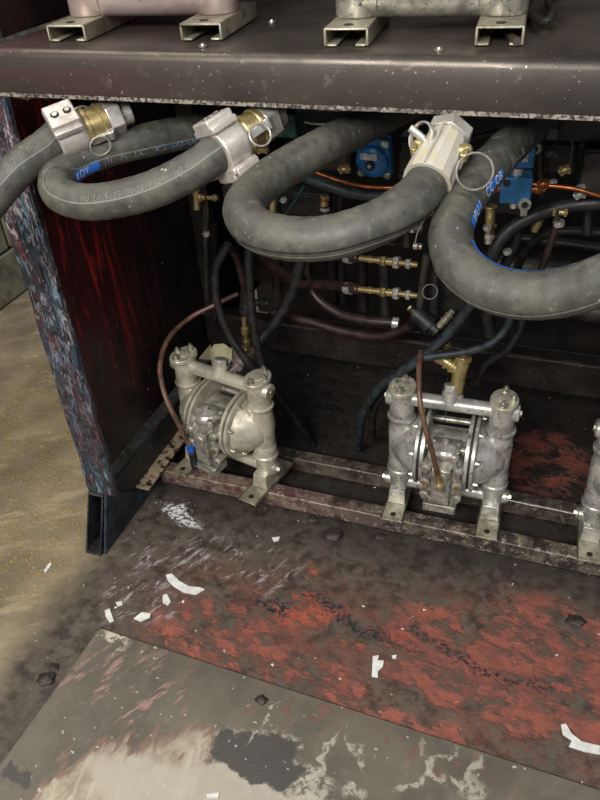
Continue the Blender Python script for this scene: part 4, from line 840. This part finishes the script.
# blue valve block with solenoid
q = P(516, 187, y=1.42)
t = thing('valve_block', 'blue valve block with a blue coil on top, right of the right hose', 'valve', q, R(8))
b = MB(); b.box((0, 0, 0), (0.056, 0.045, 0.050)); bb = b.build('block', M['blue'], t, bevel=.0025)
for (dx, dz) in ((-.018, .015),): 
    b = MB(); b.lathe((dx, -.0225, dz), (0, -1, 0), [(0, .007), (.001, .007)], 16); b.build('port', M['black'], bb)
b = MB(); b.lathe((.018, -.02, -.024), (0, -1, 0), [(0, .012), (.008, .012)], 20); b.box((.018, -.024, -.036), (.012, .008, .02)); lg = b.build('cable_lug', M['pump_dark'], t)
b = MB(); b.lathe((.018, -.028, -.024), (0, -1, 0), [(0, .006), (.001, .006)], 14); b.build('lug_hole', M['black'], lg)
b = MB(); b.lathe((0, 0, .025), (0, 0, 1), [(0, .012), (.012, .012)], 18); b.build('stem', M['steel'], t)
b = MB(); b.box((.006, 0.01, .058), (.042, .042, .04)); cl = b.build('coil', M['blue'], t, bevel=.003)
b = MB(); b.box((.002, -.0115, .060), (.026, .001, .018)); b.build('coil_label', M['plateprint'], cl)
b = MB(); b.torus((.026, 0, .072), (0, -1, 0), .008, .004, 20, 8); b.build('cable_ring', M['pump_dark'], cl)
for s in (-1, 1):
    b = MB(); b.lathe((s * .028, 0, -.004), (s, 0, 0), [(0, .008), (.008, .008), (.008, .010), (.018, .010), (.018, .006), (.026, .006)], 12); b.build('tube_nut', M['copper'], t)
b = MB(); b.lathe((0, 0, -.025), (0, 0, -1), [(0, .010), (.010, .010), (.010, .008), (.016, .007)], 12); b.build('drain_nut', M['steel'], t)

# dim apparatus in the upper recess of the rack: casings, valves, brackets
def casing(px, py, yy, w_, h_, d_, mat, label, name='junction_box', cat='box'):
    t = thing(name, label, cat, P(px, py, y=yy))
    b = MB(); b.box((0, d_ / 2, 0), (w_, d_, h_)); bo = b.build('body', M[mat], t, bevel=.004)
    b = MB(); b.box((0, -.003, 0), (w_ * .86, .006, h_ * .84)); b.build('lid', M[mat], t, bevel=.002)
    for sx in (-1, 1):
        for sz in (-1, 1):
            b = MB(); b.lathe((sx * w_ * .36, -.006, sz * h_ * .34), (0, -1, 0), [(0, .004), (.003, .004)], 6); b.build('screw', M['pipe'], bo)
    return t
M['dim'] = grime('dim_grey_casing', '#2a2724', '#3c3733', '#6a635a', 25, (0.6, 0.7), (0.4, 0.6), 0.3, 0.5)
casing(335, 152, 1.62, .07, .09, .08, 'rubber_red', 'maroon-stained box left of the blue regulator')
casing(408, 160, 1.66, .045, .10, .06, 'dim', 'narrow dark box right of the blue regulator')
casing(560, 158, 1.66, .07, .07, .08, 'dim', 'dark grey box near the right edge under the shelf')
casing(594, 172, 1.56, .05, .09, .08, 'pipe', 'dusty grey box cut by the right edge')
casing(455, 300, 1.72, .06, .07, .06, 'dim', 'dark box behind the right loop')
casing(232, 195, 1.62, .05, .05, .05, 'dim', 'small dark box behind the second coupling')
casing(428, 165, 1.60, .04, .05, .05, 'teal', 'small dull teal box behind the long coupling')
for i, (px, py, yy, mt_) in enumerate(((345, 170, 1.5, 'brass'), (300, 150, 1.5, 'copper'), (216, 178, 1.48, 'steel'), (455, 186, 1.46, 'copper'), (543, 186, 1.42, 'copper'), (580, 196, 1.46, 'steel'), (565, 172, 1.45, 'brass'), (552, 152, 1.46, 'pipe'), (388, 232, 1.5, 'steel'), (470, 176, 1.5, 'brass'), (263, 150, 1.42, 'brass'), (250, 178, 1.5, 'brass'))):
    a = P(px - 6, py, y=yy); bq = P(px + 6, py + random.uniform(-4, 4), y=yy)
    fitting('pipe_union', ['brass union left of the blue regulator', 'copper union above the start of the copper tube', 'steel union below the second coupling', 'copper union seen through the right pull ring', 'copper union right of the blue valve block', 'steel union near the right edge', 'brass union under the hanging cable at right', 'dark union beside the blue coil', 'steel union above the brass hose ends', 'brass union behind the right hose', 'brass union just behind the second coupling nut', 'brass union left of the middle loop'][i],
            a, bq, [(0, .0065), (.3, .0065), (.3, .0085), (.7, .0085), (.7, .0065), (1, .0065)], mt_, ((.1, .006, .0105, mt_), (.7, .006, .0105, mt_)), 'small pipe unions in the rack')

for i, (px, a, bq, yy, rr, mt_) in enumerate(((205, 205, 300, 1.66, .008, 'dim'), (213, 225, 320, 1.72, .013, 'interior'), (262, 205, 262, 1.58, .005, 'dim'), (312, 215, 262, 1.60, .008, 'dim'), (384, 262, 330, 1.80, .014, 'dim'), (362, 262, 315, 1.86, .016, 'interior'), (540, 150, 205, 1.62, .007, 'dim'), (586, 150, 240, 1.60, .009, 'dim'), (480, 150, 205, 1.60, .008, 'dim'), (405, 190, 250, 1.66, .009, 'pipe'))):
    small('tube', [(px, a, yy), (px + 1, (a + bq) / 2, yy), (px + 2, bq, yy)], rr, mt_, ['slim dark tube hanging left of the brass cross', 'dark tube hanging above the first low pump, left of its hose', 'thin dark rod left of the brass stem in the middle loop', 'dark rod between the brass stem and the small tee', 'dark tube behind the brass hose ends', 'thick black tube behind the brass hose ends', 'dark rod right of the blue valve block', 'dark rod near the right edge', 'dark rod behind the top of the right hose', 'grimy rod above the brass hose ends'][i], 'tube', 'upright dark tubes in the rack', 10, 0.02)
casing(300, 205, 1.86, .16, .07, .05, 'dim', 'wide dim casing deep behind the middle loop')
casing(585, 130, 1.60, .10, .05, .05, 'pipe', 'dusty ledge box under the shelf at the right edge')
casing(505, 205, 1.80, .10, .05, .05, 'dim', 'dim casing deep behind the blue valve block')
casing(270, 270, 2.10, .20, .10, .05, 'interior', 'blackened casing deep behind the first low pump')
small('air_hose', [(505, 130, 1.55), (470, 140, 1.55), (452, 160, 1.56), (445, 190, 1.58)], 0.007, 'rubber_dark', 'thin black hose behind the long coupling', 'hose', GH)
small('air_hose', [(640, 240, 1.75), (590, 232, 1.75), (545, 235, 1.76), (520, 262, 1.80), (515, 300, 1.85)], 0.011, 'rubber_dark', 'black hose arching in the dark behind the thin dark red hose', 'hose', GH)
small('cable', [(556, 150, 1.45), (551, 162, 1.45), (553, 178, 1.45), (557, 190, 1.45)], 0.0016, 'pipe', 'thin curved wire right of the blue valve block', 'wire', 'thin wires in the rack', 6)
for i, (px, py, yy) in enumerate(((283, 198, 1.52), (324, 216, 1.48), (206, 232, 1.50), (552, 181, 1.43), (580, 186, 1.43), (487, 226, 1.47), (507, 250, 1.45), (442, 238, 1.44), (452, 268, 1.5))):
    fitting('hose_clip', ['small clip right of the brass stem in the middle loop', 'small clip under the small tee', 'small clip left of the first bowing hose', 'small clip on the short copper tube at right', 'small clip near the right edge', 'small clip at the brass cylinder', 'small clip on the black hoses behind the right loop', 'small clip at the left flank of the right loop', 'small clip in the dark below the right loop bend'][i],
            P(px, py, y=yy), P(px + 1, py + 4, y=yy), [(0, .008), (1, .008)], 'steel', ((.1, .005, .0098, 'steel'),), 'hose clips', 'clip')

# ---------------------------------------------------------------- scraps on the floor
def scrap(poly, label, th=0.0012, z=0.0008, grp='white paint scraps on the floor'):
    pts = [P(x, y, z=0.001) for x, y in poly]; cx = sum((p for p in pts), Vector()) / len(pts)
    b = MB(); n = len(pts); top = []
    vs = [(p.x - cx.x, p.y - cx.y, 0) for p in pts] + [(p.x - cx.x, p.y - cx.y, th + random.uniform(0, .0025)) for p in pts]
    fs = [tuple(reversed(range(n))), tuple(range(n, 2 * n))] + [(i, (i + 1) % n, n + (i + 1) % n, n + i) for i in range(n)]
    b.add(vs, fs); o = b.build('paper_scrap', M['scrap']); o.location = (cx.x, cx.y, z); tag(o, label, 'scrap', grp)
scrap([(166, 575), (172, 574), (179, 581), (189, 587), (200, 588), (205, 590), (196, 595), (184, 593), (174, 587), (168, 581)], 'long white paper strip, largest scrap on the dark floor at left')
scrap([(163, 596), (167, 594), (171, 602), (168, 606), (163, 603)], 'small white scrap just below the long strip')
scrap([(105, 611), (110, 609), (112, 615), (114, 621), (110, 623), (106, 617)], 'white scrap nearest the left corner of the steel plate')
scrap([(134, 619), (142, 613), (151, 614), (150, 618), (141, 622)], 'oblong white scrap above the corner of the steel plate')
scrap([(116, 603), (122, 601), (123, 605), (118, 607)], 'tiny white scrap between two others near the plate corner')
scrap([(373, 657), (379, 656), (378, 661), (384, 661), (383, 667), (378, 672), (378, 678), (372, 677)], 'angular white scrap in the middle of the red paint')
scrap([(392, 656), (397, 655), (396, 659), (393, 659)], 'tiny white scrap right of the angular one')
scrap([(561, 725), (566, 724), (572, 734), (582, 742), (600, 746), (600, 755), (584, 752), (569, 747), (572, 741), (563, 735)], 'ragged white scrap at the lower right edge')
scrap([(207, 796), (220, 794), (219, 800), (208, 800)], 'white scrap on the steel plate at the bottom edge', z=0.0065)
scrap([(44, 571), (50, 563), (52, 564), (46, 573)], 'thin pale sliver on the bare concrete at left')
scrap([(272, 538), (280, 537), (279, 541), (274, 542)], 'small white scrap near the front rail')
# dark lumps of dried ink
lump_m = grime('dried_ink_lump', '#282320', '#3a332e', None, 30, rough=(0.5, 0.7))
for i, (px, py, r_, lab) in enumerate(((334, 536, .020, 'large lump of dried black ink in front of the front rail'), (262, 702, .010, 'small black lump on the upper edge of the steel plate'), (576, 622, .016, 'dark lump on the red paint at the right edge'), (46, 680, .016, 'dark crumb beside the left edge of the steel plate'), (54, 668, .010, 'smaller crumb beside the left edge of the steel plate'), (380, 537, .012, 'black lump before the middle low pump'), (312, 520, .012, 'black lump touching the front rail'))):
    q = P(px, py, z=0.0); bm = bmesh.new(); bmesh.ops.create_icosphere(bm, subdivisions=3, radius=1)
    for v in bm.verts:
        k = 1 + 0.45 * mnoise.noise(v.co * 1.7 + Vector((i * 5, 0, 0))) + .2 * mnoise.noise(v.co * 4.1); v.co = Vector((v.co.x * 1.2, v.co.y, v.co.z * 0.45)) * k * r_
    me = bpy.data.meshes.new('ink_lump'); bm.to_mesh(me); bm.free(); me.materials.append(lump_m); me.polygons.foreach_set('use_smooth', [True] * len(me.polygons))
    o = bpy.data.objects.new('ink_lump', me); COL.objects.link(o); o.location = (q.x, q.y, 0.0085 if i == 1 else r_ * .2); tag(o, lab, 'lump', 'lumps of dried ink')
